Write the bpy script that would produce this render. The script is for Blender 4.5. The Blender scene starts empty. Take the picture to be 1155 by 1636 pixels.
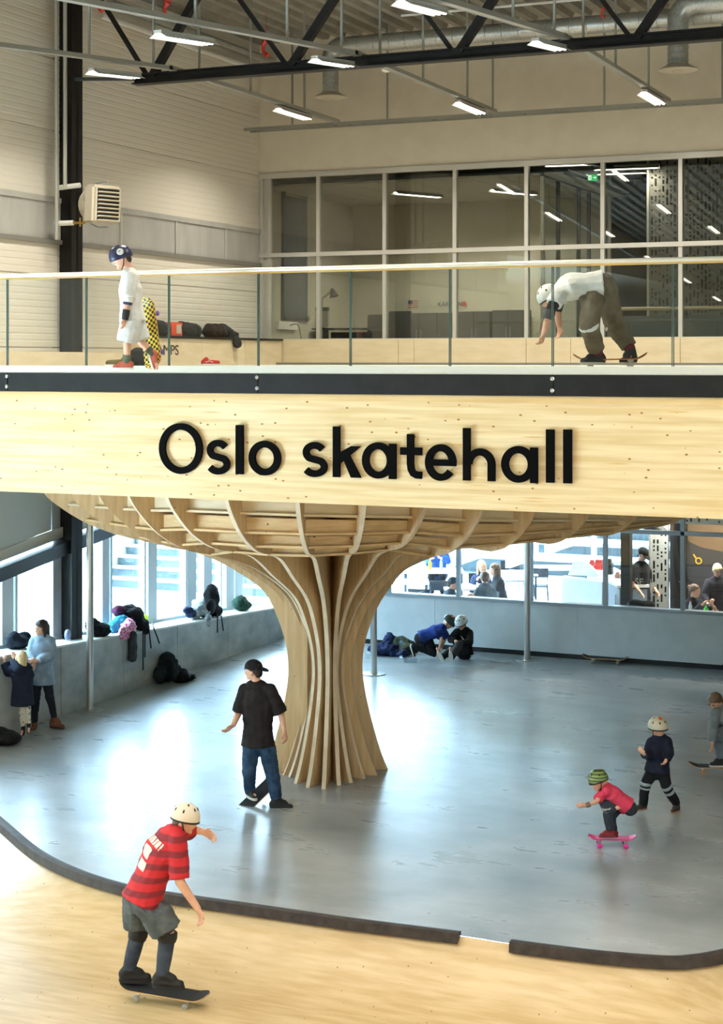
import bpy, bmesh, math, random
from mathutils import Vector, Matrix, noise
from mathutils.geometry import tessellate_polygon
random.seed(7)
V = Vector
SC = bpy.context.scene
COL = SC.collection
# ---------------------------------------------------------------- camera (two-point perspective, lens shifted down)
YAW = math.radians(23.7)
SA, CA = math.sin(YAW), math.cos(YAW)
F, HX, HY, EYE = 2650.0, 577.5, 575.0, 5.3        # focal length and horizon in pixels of the 1155x1636 frame, eye height in m
cam_d = bpy.data.cameras.new('camera'); cam = bpy.data.objects.new('camera', cam_d); COL.objects.link(cam)
cam.location = (0, 0, EYE); cam.rotation_euler = (math.pi/2, 0, YAW)
cam_d.sensor_fit = 'HORIZONTAL'; cam_d.sensor_width = 36; cam_d.lens = F*36/1155
cam_d.shift_y = -(818-HY)/1155; cam_d.clip_end = 300; cam_d.clip_start = 0.1
SC.camera = cam
# ---------------------------------------------------------------- world: bright overcast daylight
w = bpy.data.worlds.new('sky'); SC.world = w; w.use_nodes = True
bg = w.node_tree.nodes['Background']; bg.inputs[0].default_value = (0.54, 0.80, 1.0, 1); bg.inputs[1].default_value = 45.0
SC.view_settings.view_transform = 'Standard'; SC.view_settings.look = 'None'
SC.view_settings.gamma = 1; SC.view_settings.use_curve_mapping = False
SC.view_settings.exposure = 0.0
SC.cycles.use_denoising = True
SC.cycles.max_bounces = 8; SC.cycles.diffuse_bounces = 4; SC.cycles.transparent_max_bounces = 16
SC.cycles.caustics_reflective = False; SC.cycles.caustics_refractive = False
SC.cycles.sample_clamp_indirect = 6
LAMP_W = 98.0      # watts of each ceiling luminaire
LAMP_COL = (1.0, 0.93, 0.80)
def portal(name, c, rot, sx, sy):
    l = bpy.data.lights.new(name, 'AREA'); l.shape = 'RECTANGLE'; l.size = sx; l.size_y = sy
    o = bpy.data.objects.new(name, l); COL.objects.link(o); o.location = c; o.rotation_euler = rot
    l.cycles.is_portal = True
portal('daylight_portal', (-14.75, 22, 1.8), (0, math.radians(-90), 0), 2.2, 14)
portal('daylight_portal', (-9.0, 41.5, 1.9), (math.radians(-90), 0, 0), 14, 4)
# ---------------------------------------------------------------- helpers
def at(px, py, D):
    R = (px-HX)/F*D
    return V((R*CA-D*SA, R*SA+D*CA, EYE-(py-HY)/F*D))
def flr(px, py, z=0.0):
    return at(px, py, (EYE-z)*F/(py-HY))
def on_y(px, py, Y):
    r = (px-HX)/F; return at(px, py, Y/(r*SA+CA))
def on_x(px, py, X):
    r = (px-HX)/F; return at(px, py, X/(r*CA-SA))
def cdir(r, u, t):        # right, up, toward the camera
    return V((r*CA+t*SA, r*SA-t*CA, u))
ORG = {}
MATS = {}
def lin(c):
    return tuple((x/12.92 if x <= .04045 else ((x+.055)/1.055)**2.4) for x in [v/255 for v in c])
def mat(name, rgb=(200,200,200), rough=.6, metal=0., emit=None, trans=False, coat=0., spec=.5):
    if name in MATS: return MATS[name]
    m = bpy.data.materials.new(name); m.use_nodes = True; MATS[name] = m
    b = m.node_tree.nodes['Principled BSDF']; c = lin(rgb)
    b.inputs['Base Color'].default_value = (*c, 1); b.inputs['Roughness'].default_value = rough
    b.inputs['Metallic'].default_value = metal; b.inputs['Specular IOR Level'].default_value = spec
    if coat: b.inputs['Coat Weight'].default_value = coat
    if emit:
        b.inputs['Emission Color'].default_value = (*lin(emit[0]), 1); b.inputs['Emission Strength'].default_value = emit[1]
    return m
def nodes(m): return m.node_tree.nodes, m.node_tree.links, m.node_tree.nodes['Principled BSDF']
def mottled(name, c1, c2, scale=(1,1,1), rough=.6, metal=0., bump=0., detail=6, r2=None, coat=0, nscale=1.0, spec=.5, lo=.35, hi=.65):
    """object-space noise between two colours, with a fine relief"""
    if name in MATS: return MATS[name]
    m = mat(name, c1, rough, metal, coat=coat, spec=spec); N, L, b = nodes(m)
    tc = N.new('ShaderNodeNewGeometry'); mp = N.new('ShaderNodeMapping'); mp.inputs['Scale'].default_value = scale
    L.new(tc.outputs['Position'], mp.inputs['Vector'])
    nz = N.new('ShaderNodeTexNoise'); nz.inputs['Scale'].default_value = nscale; nz.inputs['Detail'].default_value = detail
    L.new(mp.outputs[0], nz.inputs['Vector'])
    cr = N.new('ShaderNodeValToRGB'); cr.color_ramp.elements[0].position = lo; cr.color_ramp.elements[1].position = hi
    cr.color_ramp.elements[0].color = (*lin(c1), 1); cr.color_ramp.elements[1].color = (*lin(c2), 1)
    L.new(nz.outputs['Fac'], cr.inputs[0]); L.new(cr.outputs[0], b.inputs['Base Color'])
    if bump:
        bp = N.new('ShaderNodeBump'); bp.inputs['Strength'].default_value = 1; bp.inputs['Distance'].default_value = bump
        L.new(nz.outputs['Fac'], bp.inputs['Height']); L.new(bp.outputs[0], b.inputs['Normal'])
    if r2 is not None:
        mr = N.new('ShaderNodeMapRange'); mr.inputs[1].default_value = lo; mr.inputs[2].default_value = hi; mr.inputs[3].default_value = rough; mr.inputs[4].default_value = r2
        L.new(nz.outputs['Fac'], mr.inputs[0]); L.new(mr.outputs[0], b.inputs['Roughness'])
    return m
def add_spots(m, rgb, cell, size, scale=(1,1,1), dens=1.0, soft=.25):
    """mixes small round spots (knots, screw heads) over a material's base colour"""
    N, L, b = nodes(m)
    src = b.inputs['Base Color'].links[0].from_socket
    g = N.new('ShaderNodeNewGeometry'); mp = N.new('ShaderNodeMapping'); mp.inputs['Scale'].default_value = scale
    vo = N.new('ShaderNodeTexVoronoi'); vo.inputs['Scale'].default_value = 1/cell
    L.new(g.outputs['Position'], mp.inputs['Vector']); L.new(mp.outputs[0], vo.inputs['Vector'])
    r = N.new('ShaderNodeMapRange'); r.inputs[1].default_value = size; r.inputs[2].default_value = size*(1-soft); r.inputs[3].default_value = 0; r.inputs[4].default_value = 1
    L.new(vo.outputs['Distance'], r.inputs[0])
    sp = N.new('ShaderNodeSeparateColor'); L.new(vo.outputs['Color'], sp.inputs[0])
    lt = N.new('ShaderNodeMath'); lt.operation = 'LESS_THAN'; lt.inputs[1].default_value = dens; L.new(sp.outputs[0], lt.inputs[0])
    mu = N.new('ShaderNodeMath'); mu.operation = 'MULTIPLY'; L.new(r.outputs[0], mu.inputs[0]); L.new(lt.outputs[0], mu.inputs[1])
    mx = N.new('ShaderNodeMix'); mx.data_type = 'RGBA'
    L.new(mu.outputs[0], mx.inputs[0]); L.new(src, mx.inputs[6]); mx.inputs[7].default_value = (*lin(rgb), 1)
    L.new(mx.outputs[2], b.inputs['Base Color']); return m
def glass(name, tint=(0.95,0.97,0.97), refl=.12, rough=0.0, fres=True):
    """thin pane: straight-through transparency plus a fresnel mirror"""
    if name in MATS: return MATS[name]
    m = bpy.data.materials.new(name); m.use_nodes = True; MATS[name] = m
    N, L = m.node_tree.nodes, m.node_tree.links; N.clear()
    o = N.new('ShaderNodeOutputMaterial'); t = N.new('ShaderNodeBsdfTransparent'); t.inputs[0].default_value = (*tint, 1)
    g = N.new('ShaderNodeBsdfGlossy'); g.inputs['Roughness'].default_value = rough
    mx = N.new('ShaderNodeMixShader')
    lw = N.new('ShaderNodeLayerWeight'); lw.inputs[0].default_value = .35
    mr = N.new('ShaderNodeMapRange'); mr.inputs[3].default_value = refl*.5; mr.inputs[4].default_value = min(1, refl*4)
    L.new(lw.outputs['Facing'], mr.inputs[0]); L.new(mr.outputs[0], mx.inputs[0])
    L.new(t.outputs[0], mx.inputs[1]); L.new(g.outputs[0], mx.inputs[2]); L.new(mx.outputs[0], o.inputs[0]); return m

class MB:
    def __init__(s): s.v = []; s.f = []; s.mi = []; s.m = 0
    def add(s, vs, fs):
        n = len(s.v); s.v += [V(p) for p in vs]; s.f += [tuple(i+n for i in f) for f in fs]; s.mi += [s.m]*len(fs); return s
    def box(s, x0, x1, y0, y1, z0, z1):
        vs = [(x,y,z) for x in (x0,x1) for y in (y0,y1) for z in (z0,z1)]
        return s.add(vs, [(0,1,3,2),(4,6,7,5),(0,4,5,1),(2,3,7,6),(0,2,6,4),(1,5,7,3)])
    def obox(s, c, ax, ay, az):     # centre and half-axis vectors
        c = V(c); vs = [c+i*ax+j*ay+k*az for i in (-1,1) for j in (-1,1) for k in (-1,1)]
        return s.add(vs, [(0,1,3,2),(4,6,7,5),(0,4,5,1),(2,3,7,6),(0,2,6,4),(1,5,7,3)])
    def bar(s, a, b, w, h, up=V((0,0,1))):
        a, b = V(a), V(b); d = (b-a); L = d.length
        if L < 1e-6: return s
        d /= L; side = d.cross(up)
        if side.length < 1e-3: side = d.cross(V((1,0,0)))
        side.normalize(); u = side.cross(d)
        return s.obox((a+b)/2, d*L/2, side*w/2, u*h/2)
    def tube(s, pts, r, n=10, cap=True):
        pts = [V(p) for p in pts]; rr = r if isinstance(r, (list, tuple)) else [r]*len(pts)
        ref = None; rings = []; base = len(s.v)
        for i, p in enumerate(pts):
            d = (pts[min(i+1,len(pts)-1)]-pts[max(i-1,0)])
            if d.length < 1e-9: d = V((0,0,1))
            d.normalize()
            if ref is None: ref = d.orthogonal().normalized()
            ref = (ref-d*ref.dot(d)); ref = ref.normalized() if ref.length > 1e-6 else d.orthogonal().normalized()
            b = d.cross(ref)
            rings.append([p+(ref*math.cos(2*math.pi*k/n)+b*math.sin(2*math.pi*k/n))*rr[i] for k in range(n)])
        fs = [(i*n+k, i*n+(k+1)%n, (i+1)*n+(k+1)%n, (i+1)*n+k) for i in range(len(pts)-1) for k in range(n)]
        if cap: fs += [tuple(range(n-1,-1,-1)), tuple(range((len(pts)-1)*n, len(pts)*n))]
        return s.add([p for r_ in rings for p in r_], fs)
    def lathe(s, prof, c=(0,0,0), n=16, ax=V((0,0,1)), cap=True):
        ax = V(ax).normalized(); a = ax.orthogonal().normalized(); b = ax.cross(a); c = V(c)
        vs = [c+ax*z+(a*math.cos(2*math.pi*k/n)+b*math.sin(2*math.pi*k/n))*r for r, z in prof for k in range(n)]
        m = len(prof)
        fs = [(i*n+k, i*n+(k+1)%n, (i+1)*n+(k+1)%n, (i+1)*n+k) for i in range(m-1) for k in range(n)]
        if cap: fs += [tuple(range(n-1,-1,-1)), tuple(range((m-1)*n, m*n))]
        return s.add(vs, fs)
    def ell(s, c, r, M=None, n=12, m=8, zcut=-1.0):
        c = V(c); M = M or Matrix.Identity(3); vs = []; t0 = math.acos(max(-1, zcut))
        for i in range(m+1):
            t = t0*i/m
            for k in range(n):
                a = 2*math.pi*k/n
                vs.append(c+M@V((r[0]*math.sin(t)*math.cos(a), r[1]*math.sin(t)*math.sin(a), r[2]*math.cos(t))))
        fs = [(i*n+k, (i+1)*n+k, (i+1)*n+(k+1)%n, i*n+(k+1)%n) for i in range(m) for k in range(n)]
        return s.add(vs, fs)
    def prism(s, poly, d):          # planar outline extruded by vector d
        poly = [V(p) for p in poly]; n = len(poly); d = V(d)
        tri = tessellate_polygon([poly])
        fs = [tuple(t) for t in tri]+[tuple(i+n for i in reversed(t)) for t in tri]+[(i, i+n, (i+1)%n+n, (i+1)%n) for i in range(n)]
        return s.add(poly+[p+d for p in poly], fs)
    def xform(s, M):
        s.v = [M@p for p in s.v]; return s
    def build(s, name, m, parent=None, smooth=False, local=False, bevel=0., **props):
        me = bpy.data.meshes.new(name)
        o = bpy.data.objects.new(name, me); COL.objects.link(o)
        if parent is not None:
            M = ORG.get(parent, Matrix.Identity(4)); o.parent = parent; ORG[o] = M
            vs = s.v if local else [M.inverted()@p for p in s.v]
        else:
            lo = V([min(p[i] for p in s.v) for i in range(3)]); hi = V([max(p[i] for p in s.v) for i in range(3)])
            c = V(((lo.x+hi.x)/2, (lo.y+hi.y)/2, lo.z)); o.location = c; M = Matrix.Translation(c); ORG[o] = M
            vs = [p-c for p in s.v]
        me.from_pydata(vs, [], s.f)
        for x in (m if isinstance(m, (list, tuple)) else [m]): me.materials.append(x)
        if any(s.mi): me.polygons.foreach_set('material_index', s.mi)
        bm = bmesh.new(); bm.from_mesh(me)
        bmesh.ops.recalc_face_normals(bm, faces=bm.faces)
        if bevel: bmesh.ops.bevel(bm, geom=[e for e in bm.edges if e.calc_face_angle(0) > .6], offset=bevel, segments=2, affect='EDGES')
        bm.to_mesh(me); bm.free()
        if smooth: me.polygons.foreach_set('use_smooth', [True]*len(me.polygons)); me.set_sharp_from_angle(angle=math.radians(45))
        for k, v in props.items(): o[k] = v
        return o
def thing(name, label, cat, loc=(0,0,0), rot=None, group=None, kind=None):
    o = bpy.data.objects.new(name, None); COL.objects.link(o); o.empty_display_size = .2
    M = Matrix.Translation(V(loc)) @ (rot.to_4x4() if rot is not None else Matrix.Identity(4))
    o.matrix_world = M; ORG[o] = M
    tag(o, label, cat, group, kind); return o
def tag(o, label, cat=None, group=None, kind=None):
    if label: o['label'] = label
    if cat: o['category'] = cat
    if group: o['group'] = group
    if kind: o['kind'] = kind
    return o
def struct(name, label=None, loc=(0,0,0)):
    o = bpy.data.objects.new(name, None); COL.objects.link(o); o.location = loc; ORG[o] = Matrix.Translation(V(loc)); o['kind'] = 'structure'
    if label: o['label'] = label
    return o
def st(o, label=None):
    o['kind'] = 'structure'
    if label: o['label'] = label
    return o
def copy_tree(o, parent=None):
    c = o.copy(); COL.objects.link(c)
    if parent is not None: c.parent = parent
    for ch in list(o.children): copy_tree(ch, c)
    return c
def inst(src, parent, loc=(0,0,0), rot=(0,0,0)):   # a copy of a part sharing its mesh
    c = src.copy(); COL.objects.link(c); c.parent = parent; c.location = loc; c.rotation_euler = rot; return c
def smoothpath(pts, n=6):
    out = []
    P = [V(p) for p in pts]
    for i in range(len(P)-1):
        p0, p1, p2, p3 = P[max(i-1,0)], P[i], P[i+1], P[min(i+2,len(P)-1)]
        for k in range(n):
            t = k/n
            out.append(.5*((2*p1)+(p2-p0)*t+(2*p0-5*p1+4*p2-p3)*t*t+(3*p1-p0-3*p2+p3)*t**3))
    out.append(P[-1]); return out
def text_mesh(name, body, size, M, m, parent, ext=.004, label=None, sx=1.0):
    cu = bpy.data.curves.new(name, 'FONT'); cu.body = body; cu.size = size; cu.extrude = ext; cu.align_x = 'CENTER'; cu.align_y = 'CENTER'
    t = bpy.data.objects.new(name, cu); COL.objects.link(t)
    me = bpy.data.meshes.new_from_object(t.evaluated_get(bpy.context.evaluated_depsgraph_get()))
    bpy.data.objects.remove(t)
    o = bpy.data.objects.new(name, me); COL.objects.link(o); me.materials.clear(); me.materials.append(m)
    Mw = M @ Matrix.Diagonal((sx,1,1,1))
    o.parent = parent; me.transform(ORG[parent].inverted() @ Mw)
    if label: o['label'] = label
    return o
def frame_M(pos, right, up):
    r = V(right).normalized(); n = r.cross(V(up)).normalized(); u = n.cross(r)
    M = Matrix((r, u, n)).transposed().to_4x4(); M.translation = V(pos); return M
# ================================================================= materials
CLAD = mat('wall_cladding', (228,222,208), .5)
CLAD_LOW = mat('cladding_primer_grey', (220,228,234), .5)
PLASTER = mottled('painted_plaster', (232,224,207), (238,231,215), nscale=3, rough=.8, bump=.001)
PARAPET = mottled('painted_parapet', (205,212,214), (214,220,222), nscale=4, rough=.6)
ALU = mat('anodised_aluminium', (205,203,196), .35, .3)
ALU_D = mat('window_frame_grey', (150,160,168), .4, .3)
BLACK = mottled('black_steel', (18,16,15), (27,25,23), nscale=6, rough=.55, bump=.0005, spec=.25)
DSTEEL = mat('dark_blue_grey_steel', (62,68,76), .4, .2)
GALV = mottled('galvanised_steel', (165,168,165), (190,192,188), nscale=30, rough=.38, metal=.7)
GALV_S = mottled('steel_deck_grey', (128,125,114), (144,141,130), nscale=3, rough=.5, metal=.3)
STEEL = mat('brushed_steel', (200,200,198), .28, .9)
WHITE = mat('white_paint', (235,235,230), .5)
RED = mat('red_paint', (190,40,30), .4)
BRASS = mat('brass', (190,150,70), .35, .9)
POLY = mottled('grey_polycarbonate', (168,167,162), (182,181,176), scale=(1,1,.4), nscale=3, rough=.4)
TILE = mat('ceiling_tile_grey', (190,186,172), .8)
CONC = mottled('board_cast_concrete', (150,154,154), (192,194,192), scale=(1,1,1.6), nscale=1.6, rough=.75, bump=.004, detail=12)
add_spots(CONC, (60,62,62), .2, .09, dens=.5)
LEDGE = mottled('concrete_ledge', (205,205,200), (225,225,220), nscale=3, rough=.6)
FLOOR = mottled('power_floated_concrete', (126,132,136), (172,176,178), scale=(1,1,1), nscale=.9, rough=.42, r2=.27, bump=.0012, detail=12, lo=.3, hi=.7, spec=1.0)
def floor_extra(m):
    N, L, b = nodes(m); src = b.inputs['Base Color'].links[0].from_socket
    g = N.new('ShaderNodeNewGeometry'); mp = N.new('ShaderNodeMapping'); mp.inputs['Scale'].default_value = (.8, 2.0, 1); mp.inputs['Rotation'].default_value = (0,0,.35)
    nz = N.new('ShaderNodeTexNoise'); nz.inputs['Scale'].default_value = 1.1; nz.inputs['Detail'].default_value = 12; nz.inputs['Roughness'].default_value = .62
    L.new(g.outputs['Position'], mp.inputs[0]); L.new(mp.outputs[0], nz.inputs['Vector'])
    mr = N.new('ShaderNodeMapRange'); mr.inputs[1].default_value = .25; mr.inputs[2].default_value = .75; mr.inputs[3].default_value = .78; mr.inputs[4].default_value = 1.22
    L.new(nz.outputs['Fac'], mr.inputs[0])
    mx = N.new('ShaderNodeMix'); mx.data_type = 'RGBA'; mx.blend_type = 'MULTIPLY'; mx.inputs[0].default_value = 1
    L.new(src, mx.inputs[6]); L.new(mr.outputs[0], mx.inputs[7]); L.new(mx.outputs[2], b.inputs['Base Color'])
    r = N.new('ShaderNodeMapRange'); r.inputs[1].default_value = .25; r.inputs[2].default_value = .75; r.inputs[3].default_value = .33; r.inputs[4].default_value = .25
    L.new(nz.outputs['Fac'], r.inputs[0]); L.new(r.outputs[0], b.inputs['Roughness'])
    bp = N.new('ShaderNodeBump'); bp.inputs['Distance'].default_value = .0005; bp.inputs['Strength'].default_value = .4
    L.new(nz.outputs['Fac'], bp.inputs['Height']); L.new(bp.outputs[0], b.inputs['Normal'])
floor_extra(FLOOR)
RAMPWOOD = mottled('birch_ramp_plywood', (190,160,114), (208,182,140), scale=(1,6,6), nscale=2.0, rough=.40, bump=.0006, coat=.0)
add_spots(RAMPWOOD, (95,75,55), .12, .075, dens=.9)
PINE = mottled('laminated_pine', (216,186,134), (236,214,172), scale=(.35,8,8), nscale=2.2, rough=.55, bump=.0008, detail=10, spec=.3)
add_spots(PINE, (158,104,56), .085, .13, scale=(.6,1,1), dens=.75)
add_spots(PINE, (212,168,108), .09, .22, scale=(.12,1.6,1.6), dens=.3, soft=.9)
RIBWOOD = mottled('laminated_veneer_rib', (196,164,120), (214,184,142), scale=(6,6,.5), nscale=3, rough=.6, bump=.0008, detail=8, spec=.3)
add_spots(RIBWOOD, (130,88,52), .12, .09, dens=.5)
RIBEDGE = mottled('rib_edge_pale', (222,204,176), (234,218,194), nscale=6, rough=.6, spec=.3)
BLOCKWOOD = mottled('pine_blocking', (214,180,132), (230,200,154), scale=(2,2,14), nscale=2, rough=.6, detail=8, spec=.3)
add_spots(BLOCKWOOD, (120,76,40), .14, .12, dens=.4)
PLY = mottled('pale_plywood', (226,206,170), (236,218,184), scale=(1,1,4), nscale=2.5, rough=.55)
DECKTOP = mottled('pale_deck_board', (205,200,188), (220,215,204), nscale=2, rough=.5)
COPING = mottled('dark_coping', (40,32,30), (62,52,48), nscale=12, rough=.6, bump=.003)
GLASS = glass('window_glass', (.93,.96,.97), .07)
GLASS_UP = glass('tinted_window_glass', (.82,.83,.79), .13)
GLASS_RAIL = glass('railing_glass', (.95,.97,.96), .04)
GEDGE = mat('glass_edge_green', (70,90,84), .2)
DARKROOM = mat('dark_room_wall', (34,36,42), .7)
LAMPGLOW = mat('lamp_tube', (255,255,255), .4, emit=((255,246,226), 14.0))
LAMPBODY = mat('lamp_housing', (190,188,180), .4, .2)
EXTWHITE = mottled('pale_exterior_concrete', (226,230,232), (240,242,244), nscale=.8, rough=.8, detail=10)
EXTBLUE = mottled('grey_blue_terrace', (62,76,84), (80,94,100), scale=(1,1,2), nscale=1.5, rough=.8, detail=8)

XW, XL, YB, YG = -14.64, -14.05, 28.4, 16.2      # upper wall, ledge front, back wall, beam face
ZD, ZC = 5.21, 11.35                            # deck floor, roof deck
# ================================================================= ground level: concrete floor, ramp, coping
cop = [flr(x, y) for x, y in [(0,1312),(60,1362),(120,1393),(190,1416),(260,1430),(400,1450),(560,1473),(735,1495),(817,1508),(950,1525),(1060,1534),(1110,1532),(1155,1524),(1230,1505)]]
pre = [V((-14.02,17.55,0)), V((-13.6,17.25,0)), V((-12.55,16.6,0))]
post = [V((-2.45,15.9,0)), V((-2.35,17.5,0)), V((-2.35,24,0)), V((-2.35,36,0))]
edge = smoothpath(pre+cop+post, 6)
fl = MB(); n = len(edge)
FARY = 60.0
left = [p for p in edge if p.x <= -2.36 or True]
for i in range(n-1):
    a, b_ = edge[i], edge[i+1]
    if a.y >= 20 and b_.y >= 20: continue
    m_ = 10
    for j in range(m_):
        t0, t1 = j/m_, (j+1)/m_
        Y0 = 42.0
        fl.add([V((a.x, a.y+(Y0-a.y)*t0, 0)), V((b_.x, b_.y+(Y0-b_.y)*t0, 0)), V((b_.x, b_.y+(Y0-b_.y)*t1, 0)), V((a.x, a.y+(Y0-a.y)*t1, 0))], [(0,1,2,3)])
st(fl.build('floor', FLOOR), 'power floated grey concrete skating floor')
f2 = MB(); f2.box(-14.9, -13.9, 17.5, 42, -.3, -.002); st(f2.build('floor', FLOOR), 'concrete floor strip under the left wall')
f2 = MB(); f2.box(-2.35, 8, 17, 42, -.3, -.002); st(f2.build('floor', FLOOR), 'concrete floor beyond the right side of the ramp')
def offs(pts, d):
    out = []
    for i, p in enumerate(pts):
        t = (pts[min(i+1,len(pts)-1)]-pts[max(i-1,0)]); t.z = 0; t.normalize()
        out.append(p+V((t.y, -t.x, 0))*d)
    return out
RR, DEP = 1.7, .42
DC = math.sqrt(RR*RR-(RR-DEP+.02)**2)
def bowl_z(d):
    if d >= DC: return -DEP
    return -DEP+RR-math.sqrt(RR*RR-(DC-d)**2)
ds = [0,.1,.2,.3,.4,.5,.6,.7,.8,.9,1.0,1.15,1.4,2,3,5,8,13]
rw = MB(); rows = []
for d in ds:
    o_ = offs(edge, d); rows.append([V((min(max(p.x,-14.6),8.7), p.y, (bowl_z(d)-.012) if d else -.001)) for p in o_])
k_ = len(edge)
rw.v = [p for r in rows for p in r]
rw.f = [(i*k_+j, i*k_+j+1, (i+1)*k_+j+1, (i+1)*k_+j) for i in range(len(ds)-1) for j in range(k_-1)]; rw.mi = [0]*len(rw.f)
ramp = rw.build('skate_bowl', RAMPWOOD, smooth=True); tag(ramp, 'pale birch plywood skate bowl curving down from the concrete floor in the foreground', 'skate ramp')
# coping bars with their two ends at the gap
def coping(pts, name='coping'):
    c = MB(); m = len(pts); prof = [(-.03,.035),(.02,.045),(.075,.04),(.085,-.05),(-.03,.002)]
    rings = []
    for i, p in enumerate(pts):
        t = (pts[min(i+1,m-1)]-pts[max(i-1,0)]); t.z = 0; t.normalize(); nn = V((t.y,-t.x,0))
        rings.append([p+nn*a+V((0,0,b)) for a, b in prof])
    q = len(prof); c.v = [p for r in rings for p in r]
    c.f = [(i*q+j, i*q+(j+1)%q, (i+1)*q+(j+1)%q, (i+1)*q+j) for i in range(m-1) for j in range(q)]+[tuple(range(q)), tuple(range((m-1)*q, m*q))]
    c.mi = [0]*len(c.f); return c
i1 = min(range(n), key=lambda i: (edge[i]-cop[7]).length); i2 = min(range(n), key=lambda i: (edge[i]-cop[8]).length)
o = coping(edge[:i1+1]).build('coping', COPING); tag(o, 'dark brown coping along the left edge of the bowl, ending in a cut face', 'coping', 'copings')
o = coping(edge[i2:]).build('coping', COPING); tag(o, 'dark brown coping on the right of the gap, curving up at the frame edge', 'coping', 'copings')
# hall shell behind and beside the camera (never in view, closes the room for the light)
HALLW = mat('hall_wall_white', (206,198,182), .8)
for nm, bx in (('wall_front', (-21,9,-14.2,-14,-1,13)), ('wall_right', (8.8,9,-14,42,-1,13)), ('wall_left', (-21,-20.8,-14,13.8,-1,13)), ('wall_left', (-21,-14.7,13.6,13.8,-1,13))):
    m_ = MB(); m_.box(*bx); st(m_.build(nm, HALLW), 'plain hall wall out of view')
m_ = MB(); m_.box(-21, 9, -14, 2.0, -.75, -.5); st(m_.build('floor', RAMPWOOD), 'plywood hall floor out of view')
# ================================================================= left wall
LW = struct('wall_left', 'cream ribbed metal cladding of the left wall')
def clad_panel(y0, y1, z0, z1, x=XW, m=CLAD, parent=LW, pitch=.1):
    b = MB(); pr = [(x, z0+.006), (x+.03, z0+.006)]; z = z0+.02
    while z < z1-.02:
        pr += [(x+.034, z), (x+.034, min(z+pitch*.7, z1-.01)), (x+.030, min(z+pitch*.76, z1-.01)), (x+.030, min(z+pitch*.95, z1-.01))]; z += pitch
    pr += [(x+.03, z1-.006), (x, z1-.006)]
    k = len(pr); b.v = [V((a, y, c)) for y in (y0+.004, y1-.004) for a, c in pr]
    b.f = [(i, i+1, i+1+k, i+k) for i in range(k-1)]; b.mi = [0]*len(b.f)
    return b.build('cladding_panel', m, parent)
zs = [5.2, 5.49, 6.6, 7.1]; zs2 = [7.8, 8.83, 9.94, 11.05, 12.4]
for y0, y1 in ((13.7, 17.6), (17.6, 21.6), (21.6, 28.6)):
    for a, b_ in list(zip(zs, zs[1:]))+list(zip(zs2, zs2[1:])): clad_panel(y0, y1, a, b_)
bk = MB(); bk.box(XW-.2, XW, 13.7, 28.8, 3.0, 12.6); bk.build('wall_core', CLAD, LW)
# translucent band of polycarbonate windows above the deck
B = struct('window_1', 'band of grey translucent panels along the left wall')
f = MB(); f.box(XW, XW+.07, 13.7, 28.5, 7.72, 7.80); f.build('frame_rail', POLY, B)
f = MB(); f.box(XW, XW+.09, 13.7, 28.5, 7.08, 7.15); f.build('frame_rail', mat('sill_grey', (120,118,112), .5), B)
ys = [14.4, 16.2, 18.0, 19.8, 21.6, 23.4, 25.2, 27.0, 28.5]
for a, b_ in zip(ys, ys[1:]):
    m_ = MB(); m_.box(XW+.01, XW+.035, a+.02, b_-.02, 7.15, 7.72); m_.build('panel', POLY, B)
    m_ = MB(); m_.box(XW, XW+.06, b_-.03, b_+.03, 7.15, 7.72); m_.build('mullion', ALU, B)
# below the deck: smooth primer-grey panels, head beam rising to the right, glazing and the concrete ledge wall
def head_z(y): return 2.09+(y-19.96)*.123
LP = struct('wall_left', 'blue grey cladding above the low left windows')
for y0, y1 in ((13.7,17.4),(17.4,19.3),(19.3,21.4),(21.4,25),(25,28.6)):
    m_ = MB(); z0, z1 = head_z(y0)+.42, head_z(y1)+.42
    m_.prism([(XW, y0+.008, z0), (XW, y1-.008, z1), (XW, y1-.008, 4.2), (XW, y0+.008, 4.2)], (.05,0,0)); m_.build('cladding_panel', CLAD_LOW, LP)
    m_ = MB(); m_.prism([(XW+.05, y0, z0-.16), (XW+.05, y1, z1-.16), (XW+.05, y1, z1), (XW+.05, y0, z0)], (.05,0,0)); m_.build('flashing', WHITE, LP)
m_ = MB(); m_.box(XW, XW+.06, 13.7, 28.6, 4.2, 5.2); m_.build('cladding_panel', CLAD_LOW, LP)
m_ = MB(); m_.bar((-14.5, 13.7, head_z(13.7)+.13), (-14.5, 28.4, head_z(28.4)+.13), .28, .2); tag(m_.build('window_head_beam', DSTEEL), 'dark steel beam sloping above the left windows', 'beam')
def led_z(y): return 1.02+(y-21.2)*-.057
m_ = MB(); yl = [17.5, 19.2, 20.85, 22.6, 24.3, 26.1, 28.4]
LG = struct('wall_left', 'board cast concrete parapet wall with a pale ledge')
for a, b_ in zip(yl, yl[1:]):
    m_ = MB(); m_.prism([(XL, a+.006, 0), (XL, b_-.006, 0), (XL, b_-.006, led_z(b_)-.03), (XL, a+.006, led_z(a)-.03)], (-.72,0,0)); m_.build('concrete_panel', CONC, LG)
m_ = MB(); m_.prism([(XL+.0, 17.5, led_z(17.5)-.03), (XL+.0, 28.4, led_z(28.4)-.03), (XL+.0, 28.4, led_z(28.4)), (XL+.0, 17.5, led_z(17.5))], (-.72,0,0)); m_.build('ledge_top', LEDGE, LG)
m_ = MB(); m_.box(-14.7, -14.62, 13.8, 17.5, -.6, 1.0); m_.build('concrete_panel', CONC, LG)
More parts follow.
